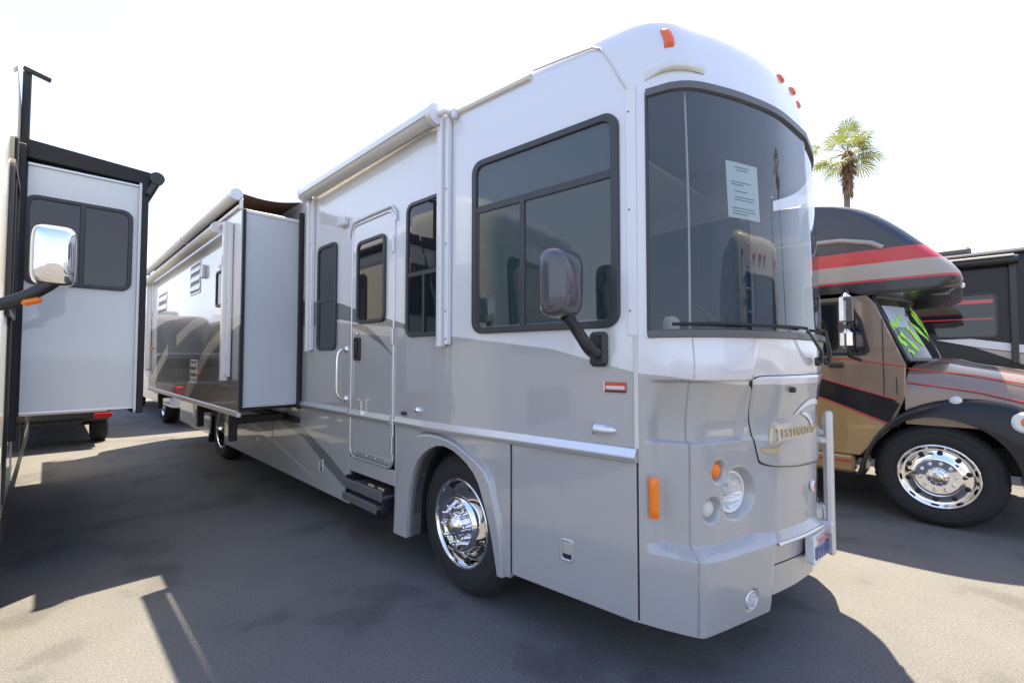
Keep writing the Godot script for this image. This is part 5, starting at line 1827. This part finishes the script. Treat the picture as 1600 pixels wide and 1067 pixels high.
func build_far_things():
	palm(Vector3(34.6, 0, -5.0), 14.3, 2.1, Vector2(-0.35, 0.25), 7, "tall fan palm with shaggy trunk rising behind the motorhomes")
	# motorhome parked behind the silver one
	var t = thing("motorhome", Vector3(3.35, 0, -18.5), "white motorhome parked behind the tail of the silver coach", "motorhome")
	part(t, "body_shell", coach_body(2.1, 4.6, -23.0, -13.3, 0.5, 3.4, 0.3, 0.1, 0.2, 0.4), M.white)
	var mp = func(p, d): return Vector3(2.1 - d, p.y, p.x)
	for z in [-15.6, -18.2, -20.6]: window(t, "side_window", z - 0.6, z + 0.6, 1.9, 2.7, 0.08, mp, M.dark_tint, 0.03)
	window(t, "windshield", 2.4, 4.3, 1.7, 2.9, 0.1, func(p, d): return Vector3(p.x, p.y, -13.3 - 0.2 * (p.y - 1.2) / 2.2 + d), M.dark_tint, 0.03)
	part_at(t, "skirt_stripe", func(s): plate(s, PackedVector2Array([Vector2(-22.9, 0.55), Vector2(-13.7, 0.55), Vector2(-13.7, 1.1), Vector2(-22.9, 1.1)]), -0.004, 0.006, mp, 0.003), M.silver)
	for x in [[2.14, -1], [4.56, 1]]:
		wheel(t, Vector3(x[0], 0.5, -14.85), x[1], "alloy")
		wheel(t, Vector3(x[0], 0.5, -20.6), x[1], "dual")
	# black pickup seen under the white motorhome's slide
	t = thing("pickup_truck", Vector3(-0.3, 0, -14.600), "black pickup truck seen from behind below the white slide-out", "pickup truck")
	var prof = PackedVector2Array([Vector2(-11.900, 0.48), Vector2(-11.860, 0.62), Vector2(-11.900, 1.12), Vector2(-13.900, 1.14), Vector2(-14.100, 1.78), Vector2(-15.400, 1.82), Vector2(-16.100, 1.2), Vector2(-17.300, 1.1), Vector2(-17.500, 0.6), Vector2(-17.400, 0.45)])
	var st = S()
	loft(st, [[shrink(prof, 0.05), -0.98], [prof, -0.90], [prof, 0.90], [shrink(prof, 0.05), 0.98]], func(p, d): return Vector3(-0.1 + d, p.y, p.x), true, true)
	part(t, "body", st, M.black_paint)
	part_at(t, "bumper", func(s): box(s, Vector3(-0.1, 0.62, -11.780), Vector3(1.9, 0.2, 0.2), 0.05), M.black_plastic)
	for x in [-0.98, 0.78]:
		part_at(t, "tail_lamp", func(s): box(s, Vector3(x, 0.92, -11.860), Vector3(0.14, 0.34, 0.1), 0.03), M.tail_red)
		part_at(t, "reflector", func(s): box(s, Vector3(x - 0.02 * signf(x), 0.60, -11.672), Vector3(0.26, 0.085, 0.02), 0.008), M.tail_red)
		for z in [-12.700, -16.300]:
			var h = holder(t, "wheel")
			part_at(h, "tyre", func(s): lathe(s, [Vector2(0.2, 0.0), Vector2(0.34, 0.01), Vector2(0.38, -0.03), Vector2(0.38, -0.22), Vector2(0.3, -0.25)], Vector3(x + 0.1 * signf(x), 0.38, z), Vector3(signf(x), 0, 0), 32), M.rubber)
			part_at(h, "rim", func(s): lathe(s, [Vector2(0.22, 0.0), Vector2(0.2, -0.03), Vector2(0.08, -0.02), Vector2(0.0, 0.0)], Vector3(x + 0.1 * signf(x), 0.38, z), Vector3(signf(x), 0, 0), 32), M.aluminium)
	part_at(t, "rear_window", func(s): box(s, Vector3(-0.1, 1.5, -13.980), Vector3(1.5, 0.42, 0.03), 0.005, Basis(Vector3.RIGHT, 0.3)), M.dark_tint)
	broad_tree(Vector3(4.6, 0, -40.0), 4.4, 1.9, 21, "grey green tree far beyond the parked motorhomes")
	broad_tree(Vector3(7.4, 0, -44.0), 5.0, 2.2, 22, "taller bushy tree standing behind the grey green one")

func build_mirrored_things():
	# dark coaches of the next row, mirrored in the silver coach's slide wall
	for k in 2:
		var x = -4.75 + k * 2.8
		var c = thing("motorhome", Vector3(x + 1.25, 0, -26.0), ["black motorhome of the back row beside the brown one, mirrored in the slide wall", "dark brown motorhome of the back row beside the black one, mirrored in the slide wall"][k], "motorhome", "back row motorhomes")
		part(c, "body_shell", coach_body(x, x + 2.5, -30.0, -22.0, 0.45, 3.3 + 0.1 * k, 0.3, 0.1, 0.2, 0.4), [M.black_paint, M.umber][k])
		window(c, "windshield", x + 0.3, x + 2.2, 1.7, 2.8, 0.1, func(p, d): return Vector3(p.x, p.y, -22.0 - 0.2 * (p.y - 1.2) / 2.1 + d), M.dark_tint, 0.04)
		for w in [[x + 0.04, -1], [x + 2.46, 1]]:
			wheel(c, Vector3(w[0], 0.5, -23.4), w[1], "alloy")
			wheel(c, Vector3(w[0], 0.5, -28.2), w[1], "dual")
		part_at(c, "roof_unit", func(s): box(s, Vector3(x + 1.25, 3.45 + 0.1 * k, -24.5), Vector3(0.9, 0.3, 1.0), 0.08), M.trim_grey)
	# across the aisle, mirrored in the silver coach's windshield
	var t = thing("motorhome", Vector3(5.28, 0, 7.5), "silver motorhome across the aisle, seen only mirrored in the curved windshield", "motorhome")
	part(t, "body_shell", coach_body(4.0, 6.55, 2.7, 12.0, 0.45, 3.55, 0.3, 0.28, 0.2, 0.4), M.white)
	var mp = func(p, d): return Vector3(p.x, p.y, 2.7 - d)
	window(t, "rear_window", 4.5, 6.05, 2.25, 2.95, 0.1, mp, M.dark_tint, 0.05)
	part_at(t, "red_stripe", func(s): plate(s, PackedVector2Array([Vector2(4.25, 1.62), Vector2(6.3, 1.62), Vector2(6.3, 1.7), Vector2(4.25, 1.7)]), -0.01, 0.01, mp), M.red)
	for x in [4.4, 5.1, 5.28, 5.46, 6.15]:
		part_at(t, "clearance_lamp", func(s): box(s, Vector3(x, 3.2, 2.69), Vector3(0.09, 0.07, 0.04), 0.012), M.tail_red)
	st_ladder(t)
	part_at(t, "bumper", func(s): box(s, Vector3(5.28, 0.6, 2.6), Vector3(2.4, 0.25, 0.2), 0.05), M.chrome)
	for x in [[4.05, -1], [6.5, 1]]:
		wheel(t, Vector3(x[0], 0.5, 5.3), x[1], "dual")
		wheel(t, Vector3(x[0], 0.5, 10.7), x[1], "liner")
	palm(Vector3(30.4, 0, 20.7), 16.6, 2.0, Vector2(0.3, 0.1), 31, "slim fan palm across the aisle, seen mirrored in the curved windshield", 0.9)
	# lamp post, mirrored in the chrome mirror
	var p = thing("lamp_post", Vector3(-3.5, 0, 14.0), "tall white lamp post with two heads across the aisle", "lamp post")
	var o = p.position
	part_at(p, "pole", func(s): tube(s, [o, o + Vector3(0, 4, 0), o + Vector3(0, 9, 0)], [0.12, 0.1, 0.07], 14), M.pole_white)
	part_at(p, "base", func(s): lathe(s, [Vector2(0.0, 0.5), Vector2(0.28, 0.5), Vector2(0.3, 0.46), Vector2(0.3, 0.0)], o, Vector3.UP, 20), M.cream)
	for s2 in [-1, 1]:
		part_at(p, "lamp_head", func(s): box(s, o + Vector3(s2 * 0.55, 9.0, 0), Vector3(0.7, 0.12, 0.35), 0.04); tube(s, [o + Vector3(0, 8.95, 0), o + Vector3(s2 * 0.3, 9.0, 0)], 0.04, 8), M.pole_white)

func st_ladder(t):
	var l = holder(t, "ladder")
	for x in [4.5, 4.87]:
		part_at(l, "rail", func(s): tube(s, spline3([Vector3(x, 0.9, 2.6), Vector3(x, 2.2, 2.58), Vector3(x, 3.3, 2.58), Vector3(x, 3.68, 2.66), Vector3(x, 3.74, 2.9), Vector3(x, 3.6, 3.1)], 20), 0.016, 8), M.bright_aluminium)
	for y in [1.2, 1.5, 1.8, 2.1, 2.4, 2.7, 3.0, 3.3]:
		part_at(l, "rung", func(s): tube(s, [Vector3(4.5, y, 2.58), Vector3(4.87, y, 2.58)], 0.013, 8), M.bright_aluminium)
